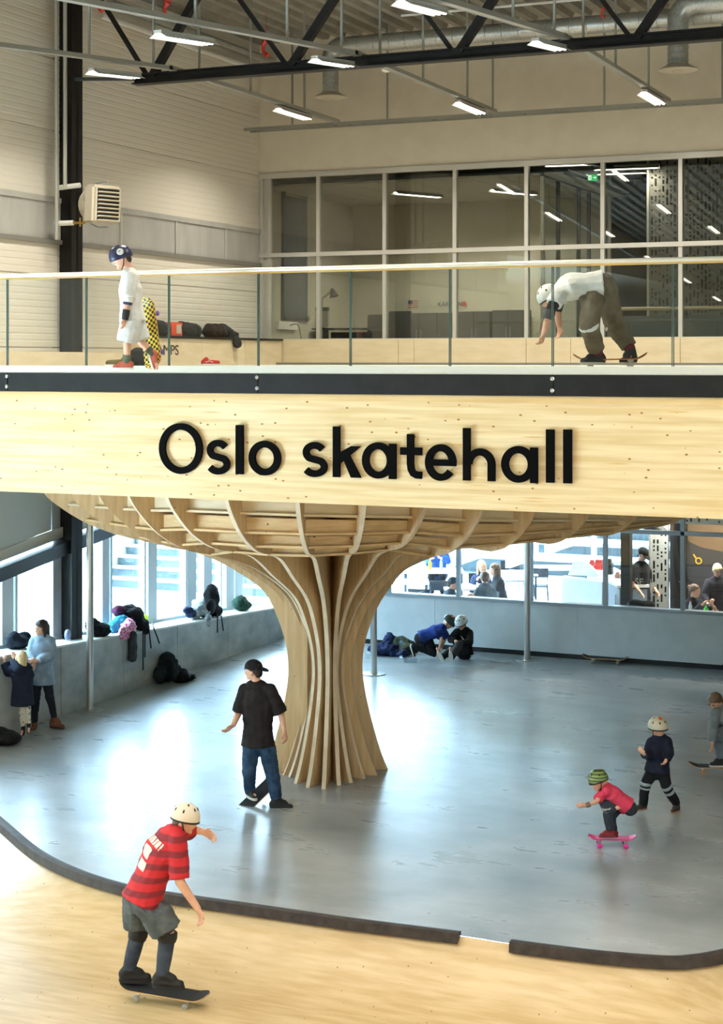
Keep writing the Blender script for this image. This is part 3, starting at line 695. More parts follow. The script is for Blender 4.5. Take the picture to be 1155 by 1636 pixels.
    if helmet:
        hm_ = helmet[0]; c0 = hc+ud*.022*h-fd*.004*h; ax = (ud-fd*.12).normalized(); r2 = ax.cross(rt); CM = Matrix((rt, r2, ax)).transposed()
        m = MB(); m.ell(c0, (.112*h,.132*h,.124*h), CM, 20, 12, zcut=-.22); m.f.append(tuple(range(12*20, 13*20))); m.mi.append(0)
        ho = m.build('helmet', hm_, t, smooth=True, label=helmet[1])
        m = MB(); m.lathe([(1,0),(1.02,.004),(1.02,.012),(1,.016)], (0,0,0), 24); m.v = [c0+CM@V((v.x*.111*h, v.y*.131*h, v.z*h-.034*h)) for v in m.v]; m.build('helmet_rim', helmet[2] if len(helmet) > 2 else RUBB, ho)
        vm = mat('vent_dark', (20,20,22), .8)
        for az, el in ((0,.75),(.55,.75),(-.55,.75),(1.57,.55),(-1.57,.55),(math.pi,.6),(2.4,.55),(-2.4,.55),(1.2,1.15),(-1.2,1.15)):
            dv = V((math.sin(az)*math.cos(el), math.cos(az)*math.cos(el), math.sin(el))); loc = V((dv.x*.112*h, dv.y*.132*h, dv.z*.124*h))
            ta = dv.cross(V((0,0,1))).normalized(); tb = dv.cross(ta)
            m = MB(); m.ell((0,0,0), (.009*h,.018*h,.003*h), None, 8, 4); m.v = [c0+CM@(loc+ta*v.x+tb*v.y+dv*v.z) for v in m.v]; m.build('vent', vm, ho)
        for sg in (-1,1):
            m = MB(); m.tube([hc+rt*sg*.095*h+ud*.0*h, hc+rt*sg*.078*h-ud*.07*h+fd*.03*h, hc-ud*.115*h+fd*.045*h], .006*h, 6); m.build('chin_strap', RUBB, ho)
        for (fr_, ur_, rr_, rad_, mm_) in (helmet[3] if len(helmet) > 3 else ()):     # stickers: direction on the shell
            dv = V((rr_, fr_, ur_)).normalized(); loc = V((dv.x*.112*h, dv.y*.132*h, dv.z*.124*h)); ta = dv.cross(V((0,0,1))).normalized(); tb = dv.cross(ta)
            m = MB(); m.lathe([(rad_,.0),(rad_,.004),(rad_*.9,.006)], (0,0,0), 14); m.v = [c0+HM@(loc+ta*v.x+tb*v.y+dv*(v.z-.001)) for v in m.v]; m.build('sticker', mm_, ho)
    if hat:
        hm_, kind = hat; ax = (ud-fd*.18).normalized(); r2 = ax.cross(rt); CM = Matrix((rt, r2, ax)).transposed(); c0 = hc+ud*.03*h-fd*.006*h
        m = MB(); m.ell(c0, (.094*h,.112*h,.1*h), CM, 18, 10, zcut=-.12 if kind != 'beanie' else -.3); m.f.append(tuple(range(180, 198))); m.mi.append(0); co = m.build('cap' if kind != 'beanie' else 'beanie', hm_, t, smooth=True)
        if kind in ('back','front'):
            sg = -1 if kind == 'back' else 1; q = []; 
            for k in range(9):
                a = math.pi*k/8; q.append(c0+fd*sg*(.06*h+.125*h*math.sin(a))+rt*.075*h*math.cos(a)-ud*.012*h-ud*.5*(.085*h*math.sin(a)))
            m = MB(); m.prism(q, ud*.014*h); m.build('cap_brim', hm_, co)
    for (a, b2, t0, t1, e, pm, nm_) in pads:
        ra = rad[a[:2]]; rb = rad[b2[:2]]; A, B_ = P[a], P[b2]; q0, q1 = A+(B_-A)*t0, A+(B_-A)*t1
        m = MB(); m.tube([q0, (q0+q1)/2, q1], [ra+(rb-ra)*t0+e*.8, ra+(rb-ra)*(t0+t1)/2+e, ra+(rb-ra)*t1+e*.8], 14); m.build(nm_, pm, t, smooth=True)
    t['_P'] = 0; del t['_P']
    return t, P, dict(rt=rt, fd=fd, ud=ud, hc=hc)
def bag(label, prims, m, name='backpack', cat='bag', voxel=.02, amp=.02, nsc=9, seed=1, group=None, details=None):
    lo = min(min(v.z for v in p.v) for p in prims); cx = sum((p.v[0] for p in prims), V((0,0,0)))/len(prims)
    t = thing(name, label, cat, (cx.x, cx.y, lo), group=group); skin('bag_body' if cat == 'bag' else 'cloth', prims, m, t, voxel, amp, nsc, 1, seed)
    for nm_, mb, mm_ in (details or ()): mb.build(nm_, mm_, t, smooth=True)
    return t
def skateboard(label, c, fwd, upv, L=.8, W=.2, deck_m=None, grip_m=None, wheel_m=None, under=None, kick=.05):
    f_ = V(fwd).normalized(); u_ = V(upv); u_ = (u_-f_*u_.dot(f_)).normalized(); s_ = f_.cross(u_); R_ = Matrix((f_, s_, u_)).transposed()
    t = thing('skateboard', label, 'skateboard', c, R_)
    def sec(x):
        a = abs(x)/(L/2); z = .085+(kick*((a-.68)/.32)**1.6 if a > .68 else 0); 
        wv = W/2*(1 if a < .75 else math.sqrt(max(.02, 1-((a-.75)/.25)**2))); return z, wv
    def slab(z0, z1, inset, m_, nm):
        m = MB(); n = 28; vs = []
        for i in range(n+1):
            x = -L/2+L*i/n; z, wv = sec(x); x_ = x*(1-inset)
            vs += [(x_, -wv*(1-inset*2), z+z0), (x_, wv*(1-inset*2), z+z0), (x_, wv*(1-inset*2), z+z1), (x_, -wv*(1-inset*2), z+z1)]
        m.add(vs, [(4*k+j, 4*k+(j+1)%4, 4*k+4+(j+1)%4, 4*k+4+j) for k in range(n) for j in range(4)]+[(0,1,2,3),(4*n,4*n+1,4*n+2,4*n+3)]); return m.build(nm, m_, t, local=True)
    slab(0, .011, 0, deck_m or mat('maple_ply', (196,150,96), .5), 'deck'); slab(.011, .0125, .01, grip_m or mat('grip_tape', (32,32,34), .9), 'grip_tape')
    if under: slab(-.002, 0, .012, under, 'graphic')
    for sx in (-1,1):
        x = sx*L*.27; m = MB(); m.box(x-.035, x+.035, -.025, .025, .062, .084); m.tube([(x,0,.065),(x,0,.035)], .016, 8); m.tube([(x,-.09,.027),(x,.09,.027)], .009, 8); tr = m.build('truck', STEEL, t, local=True)
        for sy in (-1,1):
            m = MB(); m.lathe([(.02,-.017),(.027,-.012),(.027,.012),(.02,.017)], (x, sy*.085, .027), 16, ax=V((0,1,0))); m.build('wheel', wheel_m or mat('wheel_white', (214,206,190), .5), t, smooth=True, local=True)
    return t

from mathutils.bvhtree import BVHTree
def decal(target, c, du, dv, name, m, off=.004, n=8, inner=None):
    """a printed patch that follows the cloth under it: centre, half-width and half-height vectors"""
    Mo = ORG[target]; vs = [Mo@v.co for v in target.data.vertices]; bv = BVHTree.FromPolygons(vs, [tuple(p.vertices) for p in target.data.polygons])
    b = MB(); nrm = du.cross(dv).normalized()
    for j in range(n+1):
        for i in range(n+1):
            p = c+du*(2*i/n-1)+dv*(2*j/n-1); h = bv.find_nearest(p); q = h[0]+h[1]*off; b.v.append(q)
    b.f = [(j*(n+1)+i, j*(n+1)+i+1, (j+1)*(n+1)+i+1, (j+1)*(n+1)+i) for j in range(n) for i in range(n)]; b.mi = [0]*len(b.f)
    return b.build(name, m, target.parent or target, smooth=True)
def part_of(t, name):
    return [o for o in t.children if o.name.split('.')[0] == name][0]
def bowl_hit(px, py):
    D = 15.0
    for _ in range(60):
        p = at(px, py, D); D += ((p.z-bowl_z(max(0, 14.27-p.y)))*F/(py-HY))*.6
    return at(px, py, D), D
# ================================================================= mushroom tree of radial ribs
AX = (-.50, 21.35)      # trunk axis: camera-right and depth
def rd(lat, dd, z): # lateral and depth offset from the axis
    R, D = AX[0]+lat, AX[1]+dd
    return V((R*CA-D*SA, R*SA+D*CA, z))
T = thing('mushroom_column', 'huge timber column of radiating plywood ribs flaring into a bowl under the beam', 'column', rd(0,0,0))
RIBS = [((-.75,.02),(-3.75,.9),3.52,.46),((-.6,-.05),(-3.25,0),3.57,.48),((-.5,-.18),(-2.75,-.8),3.62,.5),((-.42,-.28),(-2.3,-1.4),3.66,.52),
 ((-.33,-.6),(-1.75,-2.2),3.71,.52),((-.17,-.8),(-1.03,-2.6),3.72,.52),((.03,-.87),(-.22,-2.75),3.70,.52),((.22,-.7),(.53,-2.5),3.65,.52),
 ((.37,-.56),(1.25,-1.9),3.57,.55),((.54,-.35),(1.98,-1.25),3.49,.62),((.7,-.18),(2.7,-.5),3.40,.72),((.84,.15),(3.5,.5),3.28,.8),
 ((.8,.35),(4.3,1.55),3.16,.86),((.7,.5),(5.2,2.9),3.01,.9),((.55,.68),(4.4,4.2),3.3,.8),((.3,.82),(2.4,5.2),3.4,.7),((0,.88),(0,5.4),3.45,.65),
 ((-.3,.82),(-2.0,4.8),3.45,.6),((-.52,.62),(-3.2,3.4),3.45,.55),((-.68,.32),(-3.9,2.0),3.5,.5)]
def ZKS(i): return 2.9 if i < 4 or i > 14 else (3.0 if i < 9 else 2.88)
def rib_profile(B, Cc, zC, k, idx=0):
    L = math.hypot(Cc[0]-B[0], Cc[1]-B[1]); ZK = ZKS(idx); uK = L*k; d = L-uK; h = zC-ZK
    P = [(0,0),(-.10,.25),(-.24,.75),(-.33,1.25),(-.30,1.65),(-.16,2.05),(.03,2.35),(.35*uK+.02,2.64),(.68*uK,ZK-.1),(uK,ZK)] if not 9 <= idx <= 14 else [(0,0),(-.10,.25),(-.24,.75),(-.33,1.25),(-.30,1.65),(-.16,2.05),(.03,2.35),(.3,2.62),(uK*.5,2.86 if idx == 9 else 2.9),(uK*.5+.3*(uK*.5-.3),3.05),(uK-.5,3.02),(uK-.25,2.92),(uK,ZK)]
    if idx == 9: P = P[:9]+[(uK-.2,2.93),(uK,ZK)]
    sp = [(p.x, p.y) for p in smoothpath([(a,b,0) for a,b in P], 5)]
    Q = [(uK,ZK),(uK+.30*d,ZK+.10*h),(uK+.62*d,ZK+.36*h),(uK+.86*d,ZK+.70*h),(L,zC),(L+.12,zC+.35)]
    return sp+[(p.x, p.y) for p in smoothpath([(a,b,0) for a,b in Q], 4)][1:], L, uK
PR = []
for idx, (B_, C_, zC, k) in enumerate(RIBS):
    prof, L, uK = rib_profile(B_, C_, zC, k, idx)
    ux, uy = (C_[0]-B_[0])/L, (C_[1]-B_[1])/L
    w_in = -(math.hypot(*B_)-.16)
    # never let a plate reach through the beam face
    def P3(u, z, B_=B_, ux=ux, uy=uy): return rd(B_[0]+ux*u, B_[1]+uy*u, z)
    pr = []
    for u, z in prof:
        z = min(z, 3.99); p = P3(u, z)
        if p.y < YG+.27: break
        pr.append((u, z))
    ul = pr[-1][0]
    poly = [(w_in, 0)]+pr+[(ul, 3.99), (w_in, 3.99)]
    side = V((uy, ux, 0))
    nrm = (P3(1,0)-P3(0,0)).cross(V((0,0,1))).normalized()*.026
    m = MB(); m.prism([P3(u,z)-nrm for u,z in poly], nrm*2); m.mi = [0]*(len(m.f)-len(poly))+[1]*len(poly); m.build('rib', [RIBWOOD, RIBEDGE], T)
    PR.append((P3, prof, L, uK, pr, zC, ZKS(idx)))
def prof_at(pr, z):     # last u of the bowl part where the profile crosses z
    for (u0,z0),(u1,z1) in reversed(list(zip(pr, pr[1:]))):
        if min(z0,z1) <= z <= max(z0,z1) and z1 != z0: return u0+(u1-u0)*(z-z0)/(z1-z0)
    return None
N_ = len(PR)
for i in range(N_):
    a, b_ = PR[i], PR[(i+1) % N_]
    for r, (f0, f1, off) in enumerate(((-.03,.10,.10),(.16,.36,.10),(.42,.68,.10),(.74,1.4,.2))):
        def pt(q, f, off):
            P3, prof, L, uK, pr, zC, zk = q; z = zk+(zC-zk)*f; u = prof_at([p for p in prof if p[0] >= uK-.01], max(z,zk+.004))
            if u is None: u = L
            return P3, u-off, z
        A0, B0 = pt(a, f0, off), pt(b_, f0, off)
        A1, B1 = pt(a, f1, off), pt(b_, f1, off)
        z1a, z1b = (3.99, 3.99) if r == 3 else (A1[2], B1[2])
        q = [A0[0](A0[1], A0[2]), B0[0](B0[1], B0[2]), B0[0](B0[1], z1b), A0[0](A0[1], z1a)]
        if r == 0 and 9 <= i <= 13: continue
        if min(p.y for p in q) < YG+.27: continue
        q3 = V(((q[1]-q[0]).y, -(q[1]-q[0]).x, 0)).normalized()
        mid = (q[0]+q[1])/2; ax0 = rd(0,0,mid.z)
        if q3.dot(mid-ax0) < 0: q3 = -q3
        m = MB(); m.prism(q, -q3*.03)
        m.prism([q[0], q[1], q[1]+q3*.05+V((0,0,0)), q[0]+q3*.05], V((0,0,.028)))
        m.build('blocking_board', BLOCKWOOD if r < 3 else PLY, T)
# steel posts
for (px, py, lb) in ((143,1135,'slim steel post standing against the concrete ledge wall'),(597,1077,'slim steel post standing just right of the mushroom column'),(842,1054,'slim steel post standing in front of the white parapet')):
    p = flr(px, py); 
    if px == 143: p = V((-13.84, p.y, 0))
    t = thing('steel_post', lb, 'post', p, group='slim steel posts')
    m = MB(); m.tube([p+V((0,0,.012)), V((p.x,p.y,3.98))], .055, 16); m.build('post_shaft', STEEL, t, smooth=True)
    m = MB(); m.lathe([(.2,0),(.2,.012),(.06,.014),(.06,.05)], p, 20); m.build('base_flange', STEEL, t)
# ================================================================= sign letters
SG = thing('wall_sign', 'large black raised lettering reading Oslo skatehall on the timber beam', 'sign', on_y(585, 725, YG-.04))
LBK = mat('sign_black', (7,7,7), .9, spec=.08)
LETD = .035
def letter(ch, x0, x1, yt, yb, yf=None):
    """box in pixels: x0..x1, top yt and bottom yb at the letter; strokes built in metres on the beam face"""
    Y = YG-.012; A = on_y(x0, yb, Y); Bp = on_y(x1, yb, Y); Tp = on_y((x0+x1)/2, yt, Y)
    W = Bp.x-A.x; Hh = Tp.z-(A.z+Bp.z)/2; X0 = A.x; Z0 = (A.z+Bp.z)/2; sw = .079; xh = .333 if True else 0
    m = MB()
    def ring(cx, cz, rx, rz, a0=0, a1=360, w=sw, n=40):
        pts_o, pts_i = [], []
        for k in range(n+1):
            a = math.radians(a0+(a1-a0)*k/n)
            pts_o.append(V((cx+rx*math.cos(a), Y, cz+rz*math.sin(a)))); pts_i.append(V((cx+(rx-w)*math.cos(a), Y, cz+(rz-w*.93)*math.sin(a))))
        vs = []; d = V((0,-LETD,0))
        for o_, i_ in zip(pts_o, pts_i): vs += [o_, i_, i_+d, o_+d]
        fs = [(4*k+j, 4*k+(j+1)%4, 4*k+4+(j+1)%4, 4*k+4+j) for k in range(n) for j in range(4)]
        fs += [(0,1,2,3), (4*n,4*n+1,4*n+2,4*n+3)]; m.add(vs, fs)
    def path(pts, w=sw):
        pts = [V((p[0], Y, p[1])) for p in pts]; vs = []; d = V((0,-LETD,0)); n = len(pts)
        for i, p in enumerate(pts):
            t = (pts[min(i+1,n-1)]-pts[max(i-1,0)]).normalized(); q = V((t.z,0,-t.x))*w/2
            vs += [p+q, p-q, p-q+d, p+q+d]
        fs = [(4*k+j, 4*k+(j+1)%4, 4*k+4+(j+1)%4, 4*k+4+j) for k in range(n-1) for j in range(4)]+[(0,1,2,3), (4*n-4,4*n-3,4*n-2,4*n-1)]
        m.add(vs, fs)
    def bar(xa, za, xb, zb): m.prism([(xa,Y,za),(xb,Y,za),(xb,Y,zb),(xa,Y,zb)], (0,-LETD-.0015,0))
    c = X0+W/2
    if ch in 'Oo': ring(c, Z0+Hh/2, W/2, Hh/2)
    if ch == 'l': bar(X0, Z0, X0+W, Z0+Hh)
    if ch == 's':
        w_ = sw*.92; rz = (Hh-w_)/4; rx = W/2-w_/2; pts = []
        for k in range(13):
            a = math.radians(28+(236-28)*k/12); pts.append((c+rx*.9*math.cos(a), Z0+Hh-w_/2-rz+rz*math.sin(a)))
        for k in range(13):
            a = math.radians(56-(56+152)*k/12); pts.append((c+rx*math.cos(a), Z0+w_/2+rz+rz*math.sin(a)))
        P_ = [(p.x, p.z) for p in smoothpath([V((a,0,b)) for a,b in pts], 2)]
        path(P_, w_)
    if ch == 'k':
        bar(X0, Z0, X0+sw, Z0+Hh); mz = Z0+.15
        m.prism([(X0+sw,Y,mz-.005),(X0+sw,Y,mz+.115),(X0+W-.115,Y,Z0+.335),(X0+W-.005,Y,Z0+.335)], (0,-LETD,0))
        m.prism([(X0+sw+.035,Y,mz+.06),(X0+sw+.1,Y,mz+.115),(X0+W,Y,Z0),(X0+W-.115,Y,Z0)], (0,-LETD*.99,0))
    if ch == 'a': ring(X0+(W-.0)/2-.012, Z0+Hh/2, (W)/2-.012, Hh/2); bar(X0+W-sw, Z0, X0+W, Z0+Hh-.012)
    if ch == 't':
        tx = X0+W*.47; tb = Hh*.845
        path([(tx, Z0+Hh), (tx, Z0+.16), (tx+.008, Z0+.105), (tx+.03, Z0+.065), (tx+.07, Z0+.047), (X0+W-.0, Z0+.045)], sw*.95)
        bar(X0, Z0+.335-.08+.0, X0+W, Z0+.335)
    if ch == 'e':
        ring(c, Z0+Hh/2, W/2, Hh/2, 0, 322); bar(X0+sw*.6, Z0+Hh/2-.035, X0+W-.003, Z0+Hh/2+.032)
    if ch == 'h':
        bar(X0, Z0, X0+sw, Z0+Hh); rx = W/2-.01; zc = Z0+.335-rx*1.02
        ring(X0+W-rx, zc, rx, rx*1.02, 0, 180, n=24); bar(X0+W-sw, Z0, X0+W, zc+.002)
    m.build('letter', LBK, SG)
for args in (('O',256,325,676,757),('s',331,368.5,702.5,758),('l',378.5,390,679,757.5),('o',399,450,704,759.5),('s',484,524,706,762),
    ('k',533.5,578,681.5,762.5),('a',580,634,706.5,764.5),('t',641,675,693.5,765.5),('e',680.5,730,709.5,768),('h',741,792,684,768),
    ('a',802,860,712.5,771),('l',873.5,886.5,686,771),('l',901,914.5,686,772)):
    letter(*args)
# ================================================================= truss
YT = 21.6
TR = thing('roof_truss', 'black steel roof truss with long bottom chord and slanting diagonals', 'truss', (-8, YT, 9.4))
m = MB(); xa, xb = on_y(215,128,YT).x, 8.6
m.box(xa, xb, YT-.09, YT+.09, 9.455, 9.475); m.box(xa, xb, YT-.09, YT+.09, 9.595, 9.615); m.box(xa, xb, YT-.012, YT+.012, 9.475, 9.595)
m.build('bottom_chord', BLACK, TR)
m = MB(); m.box(-14.3, 8.6, YT-.1, YT+.1, 11.1, 11.3); m.build('top_chord', BLACK, TR)
zb = 9.58; nd = [on_y(p, 80, YT).x for p in (240, 462, 729, 1013)]; nd += [nd[-1]+2.5, nd[-1]+5.0]
for i, x in enumerate(nd):
    d = (nd[i+1]-x)/2 if i+1 < len(nd) else 1.2
    for s_, wd in ((-1,.06),(1,.11)):
        m = MB(); m.bar((x+s_*.05, YT, zb), (x+s_*d*.98, YT, 11.2), wd, wd, up=V((0,1,0))); m.build('diagonal', BLACK, TR)
m = MB(); m.bar(V((-14.3, YT, on_y(126,126,YT).z)), V((xa+.02, YT, 9.55)), .05, .05); m.build('end_tie', DSTEEL, TR)
# ================================================================= cable trays with hangers
TRAY = mat('tray_galvanised', (150,150,142), .45, .4)
def tray(name, a, b_, label, posts, ladder=False, wdt=.1):
    a, b_ = V(a), V(b_); t = thing(name, label, 'cable tray', a, group='cable trays under the roof'); d = (b_-a).normalized(); s = d.cross(V((0,0,1))).normalized()
    m = MB(); m.bar(a-s*wdt/2, b_-s*wdt/2, .012, .06); m.build('side_rail', TRAY, t)
    m = MB(); m.bar(a+s*wdt/2, b_+s*wdt/2, .012, .06); m.build('side_rail', TRAY, t)
    L = (b_-a).length
    if ladder:
        k = int(L/.28); m = MB()
        for i in range(k): m.bar(a+d*(.1+i*.28)-s*wdt/2, a+d*(.1+i*.28)+s*wdt/2, .03, .02)
        o = m.build('rungs', TRAY, t); o['kind'] = 'stuff'
    else:
        m = MB(); m.bar(a-V((0,0,.025)), b_-V((0,0,.025)), wdt, .006); m.build('tray_floor', TRAY, t)
    for f in posts:
        p = a+d*f; zr_ = ZC if p.y > 21.6 else ZC-.09*(21.6-p.y)
        m = MB(); m.bar(p+s*wdt/2+V((0,0,-.02)), V((p.x,p.y,zr_-.02))+s*wdt/2, .03, .03, up=V((1,0,0))); m.build('hanger', TRAY, t)
tl = ['left', 'middle', 'right']
for i, x in enumerate((-12.5,-9.5,-6.45)):
    tray('cable_tray', (x, 21.3, 9.63), (x, 27.4, 9.63), ['cable tray running back from the truss left of the first air diffuser','cable tray running back from the truss at the picture middle','cable tray running back from the truss near the second air diffuser'][i], (.9, 2.6, 4.6))
    tray('cable_tray', (x, 8.0, 8.4), (x, 21.4, 9.63), ['sloping cable tray crossing the black column at the upper left','sloping cable tray rising from the top edge left of the middle','sloping cable tray rising from the top edge right of the middle'][i], (6.5, 8.8, 11.2, 12.9))
tray('cable_tray', (-3.4, 8.0, 8.4), (-3.4, 21.4, 9.63), 'sloping cable tray at the top right corner', (9, 12))
tray('ladder_tray', (on_y(395,208,27.6).x, 27.6, 9.60), (4, 27.6, 9.60), 'long ladder cable tray along the back wall under the ducts', (1.0, 2.9, 4.9, 6.9, 8.9), True, .25)
# ================================================================= ventilation ducts
def duct(pts, r, parent, name='duct'):
    m = MB(); P = smoothpath(pts, 10) if len(pts) > 2 else [V(p) for p in pts]; m.tube(P, r, 24); o = m.build(name, GALV, parent, smooth=True)
    return o
def seams(a, b_, r, step, parent):
    a, b_ = V(a), V(b_); L = (b_-a).length; d = (b_-a)/L; k = int(L/step)
    for i in range(k):
        m = MB(); m.lathe([(r,-.012),(r+.007,-.006),(r+.007,.006),(r,.012)], a+d*(step*(i+.5)), 20, ax=d); m.build('seam', GALV, parent, smooth=True)
YD_ = 27.15
DV = thing('ventilation_duct', 'silver spiral air duct along the back wall dropping at the left to a round diffuser', 'duct', (-12, YD_, 10))
x1 = on_y(528,150,YD_).x; x2 = on_y(1083,120,YD_).x; zt = 10.95
duct([(4, YD_, zt), (x1+.35, YD_, zt)], .15, DV); duct([(x1+.36, YD_, zt), (x1+.14, YD_, zt-.01), (x1+.01, YD_, zt-.14), (x1, YD_, zt-.36)], .15, DV, 'elbow')
duct([(x1, YD_, zt-.35), (x1, YD_, 10.12)], .145, DV); seams((x1, YD_, zt-.3), (x1, YD_, 10.12), .145, .11, DV); seams((-4, YD_, zt), (x1+.4, YD_, zt), .15, .3, DV)
m = MB(); m.lathe([(.15,.1),(.17,.08),(.29,.015),(.3,0),(.27,-.012),(.1,-.012),(.09,.0)], (x1, YD_, 10.03), 28); m.build('diffuser', mat('diffuser_cream', (205,196,176), .5), DV, smooth=True)
D2 = thing('ventilation_duct', 'silver spiral air duct dropping at the right to a round diffuser', 'duct', (-6, YD_, 10))
YE = 26.65; x2 = on_y(1083,120,YE).x
duct([(4, YE, 11.05), (x2+.45, YE, 11.05)], .19, D2); duct([(x2+.46, YE, 11.05), (x2+.17, YE, 11.03), (x2+.02, YE, 10.88), (x2, YE, 10.6)], .17, D2, 'elbow')
duct([(x2, YE, 10.62), (x2, YE, 10.08)], .165, D2); seams((x2, YE, 10.6), (x2, YE, 10.08), .165, .1, D2)
m = MB(); m.lathe([(.17,.1),(.19,.08),(.31,.015),(.32,0),(.29,-.012),(.1,-.012),(.09,.0)], (x2, YE, 9.99), 28); m.build('diffuser', MATS['diffuser_cream'], D2, smooth=True)
# sprinkler lines and valves
def pipe(pts, r, m_, label, nm='roof_pipe'):
    m = MB(); m.tube(pts, r, 8); o = m.build(nm, m_, smooth=True); tag(o, label, 'pipe', 'pipes under the roof'); return o
pipe([(-10.8, 26.3, 11.2), (3, 26.3, 11.2)], .022, WHITE, 'thin white sprinkler pipe running along the duct under the roof deck')
pipe([(-14.25, 22.5, 10.98), (-14.25, 28.3, 10.98)], .07, GALV, 'upper grey pipe running back along the top of the left wall')
pipe([(-14.4, 22.5, 10.78), (-14.4, 28.3, 10.78)], .05, WHITE, 'lower white pipe running back along the top of the left wall')
for k, (px, py, D, lb) in enumerate(((161,4,25.0,'red pipe couplings under the roof beside the column head'),(268,18,26.5,'red sprinkler valve under the roof left of the truss diagonal'),(425,78,28.5,'red sprinkler valve near the left end of the duct'),(964,22,27,'tiny red sprinkler head on the pipe above the right duct'))):
    c = at(px, py, D); s_ = .5 if k == 3 else 1
    m = MB(); m.tube([c+V((0,0,.14*s_)), c+V((-.06*s_,0,.06*s_)), c+V((-.05*s_,0,-.06*s_)), c+V((.03*s_,0,-.12*s_))], [.05*s_,.03*s_,.03*s_,.05*s_], 8); m.lathe([(.06*s_,0),(.06*s_,.03*s_)], c+V((0,0,.14*s_)), 10)
    m.tube([c+V((0,0,.16*s_)), V((c.x,c.y,ZC-.03))], .004, 5)
    tag(m.build('sprinkler_valve', RED, smooth=True), lb, 'valve')
sm = on_y(617, 112, 24.5); m = MB(); m.lathe([(.03,.07),(.07,.05),(.08,0),(.05,-.03),(.01,-.035)], sm, 14); tag(m.build('smoke_detector', WHITE, smooth=True), 'small white round detector hanging from the middle cable tray', 'detector')
# ================================================================= office and dark room behind the upper glazing
YO = 32.8
OW = mottled('office_wall', (196,190,172), (202,196,178), nscale=2, rough=.8)
m = MB(); m.box(-14.8, 9, YB+.14, 43, 9.42, 9.5); st(m.build('ceiling', HALLW), 'closed ceiling void above the office')
m = MB(); m.box(-14.7, -8.9, YO, YO+.1, 5.2, 9.45); st(m.build('wall_back', OW), 'office rear wall seen through the glazing')
m = MB(); m.box(-14.8, -14.6, YB+.15, YO+.1, 5.2, 9.45); st(m.build('wall_left', OW), 'office side wall on the left')
OC = struct('ceiling', 'suspended tile ceiling of the office')
for i in range(10):
    for j in range(7):
        x0 = -14.6+i*.6; y0 = YB+.17+j*.64
        m = MB(); m.box(x0+.006, x0+.594, y0+.006, y0+.634, 8.62, 8.66); m.build('ceiling_tile', TILE, OC)
m = MB(); m.box(-14.6, -8.5, YB+.16, YO, 8.67, 8.7); m.build('ceiling_grid', DSTEEL, OC)
for x0 in (-12.55,): # blue grey window in the left rear corner
    W5 = struct('window_5', 'dark office window in the left side wall')
    m = MB(); m.box(-14.6, -14.57, 29.4, 30.4, 6.17, 8.55); m.build('pane', mat('dark_pane', (86,96,104), .25), W5)
    for ya, yb in ((29.32,29.4),(30.4,30.5)):
        m = MB(); m.box(-14.6, -14.54, ya, yb, 6.1, 8.62); m.build('frame', ALU if ya > 30 else DSTEEL, W5)
    m = MB(); m.box(-14.6, -14.54, 29.32, 30.5, 6.09, 6.17); m.build('frame', DSTEEL, W5)
CB = mat('cabinet_charcoal', (66,64,62), .6)
def cab(px0, px1, zt, Y, lb):
    x0, x1_ = on_y(px0,500,Y).x, on_y(px1,500,Y).x
    t = thing('office_cabinet', lb, 'cabinet', ((x0+x1_)/2, Y, 5.22), group='charcoal office cabinets')
    m = MB(); m.box(x0, x1_, Y+.02, Y+.45, 5.22, zt); m.build('carcass', CB, t)
    k = max(1, round((x1_-x0)/.45)); w_ = (x1_-x0)/k
    for i in range(k):
        m = MB(); m.box(x0+i*w_+.006, x0+(i+1)*w_-.006, Y, Y+.02, 5.24, zt-.01); d_ = m.build('door', CB, t)
        xh_ = x0+(i+(.88 if i%2==0 else .12))*w_
        m = MB(); m.tube([(xh_,Y-.015,zt-.55),(xh_,Y-.015,zt-.35)], .006, 6); m.build('door_handle', STEEL, d_)
cab(640, 728, 6.28, YO-.55, 'charcoal office cabinet under the flag plate')
cab(732, 782, 6.3, YO-.56, 'charcoal office cabinet behind the waste basket')
cab(786, 838, 6.32, YO-.56, 'charcoal office cabinet in the right corner of the office')
def rounded(cx, cz, w_, h_, Y, d_, m_, nm, par, n=10):
    pts = []; r = h_/2
    for sx, a0 in ((1,-90),(-1,90)):
        for k in range(n+1):
            a = math.radians(a0+180*k/n); pts.append((cx+sx*(w_/2-r)+r*math.cos(a), Y, cz+r*math.sin(a)))
    m = MB(); m.prism(pts, (0,d_,0)); return m.build(nm, m_, par)
pc = on_y(660, 486, YO); DP = thing('display_board', 'pale skateboard deck with a small flag displayed on the office wall', 'skateboard', pc)
rounded(pc.x, pc.z, .82, .2, YO-.001, -.012, mat('pale_board', (190,186,172), .5), 'board', DP)
m = MB(); m.m = 0; x, z = pc.x, pc.z
for i in range(7):
    m = MB(); m.box(x-.1, x+.12, YO-.02, YO-.016, z-.075+i*.022, z-.075+i*.022+.0215); m.build('flag_stripe', mat('flag_red', (170,90,80), .6) if i%2==0 else mat('flag_white', (200,196,184), .6), DP)
m = MB(); m.box(x-.1, x-.0, YO-.023, YO-.02, z+.0, z+.079); m.build('flag_canton', mat('flag_blue', (70,74,96), .6), DP)
pc = on_y(723, 486, YO); NP = thing('display_board', 'pale skateboard deck lettered KARSTEN with a red dot on the office wall', 'skateboard', pc)
rounded(pc.x, pc.z, .66, .2, YO-.001, -.012, MATS['pale_board'], 'board', NP)
text_mesh('lettering', 'KARSTEN', .13, frame_M(V((pc.x-.05, YO-.02, pc.z)), (1,0,0), (0,0,1)), mat('lettering_dark', (40,38,36), .6), NP, .002)
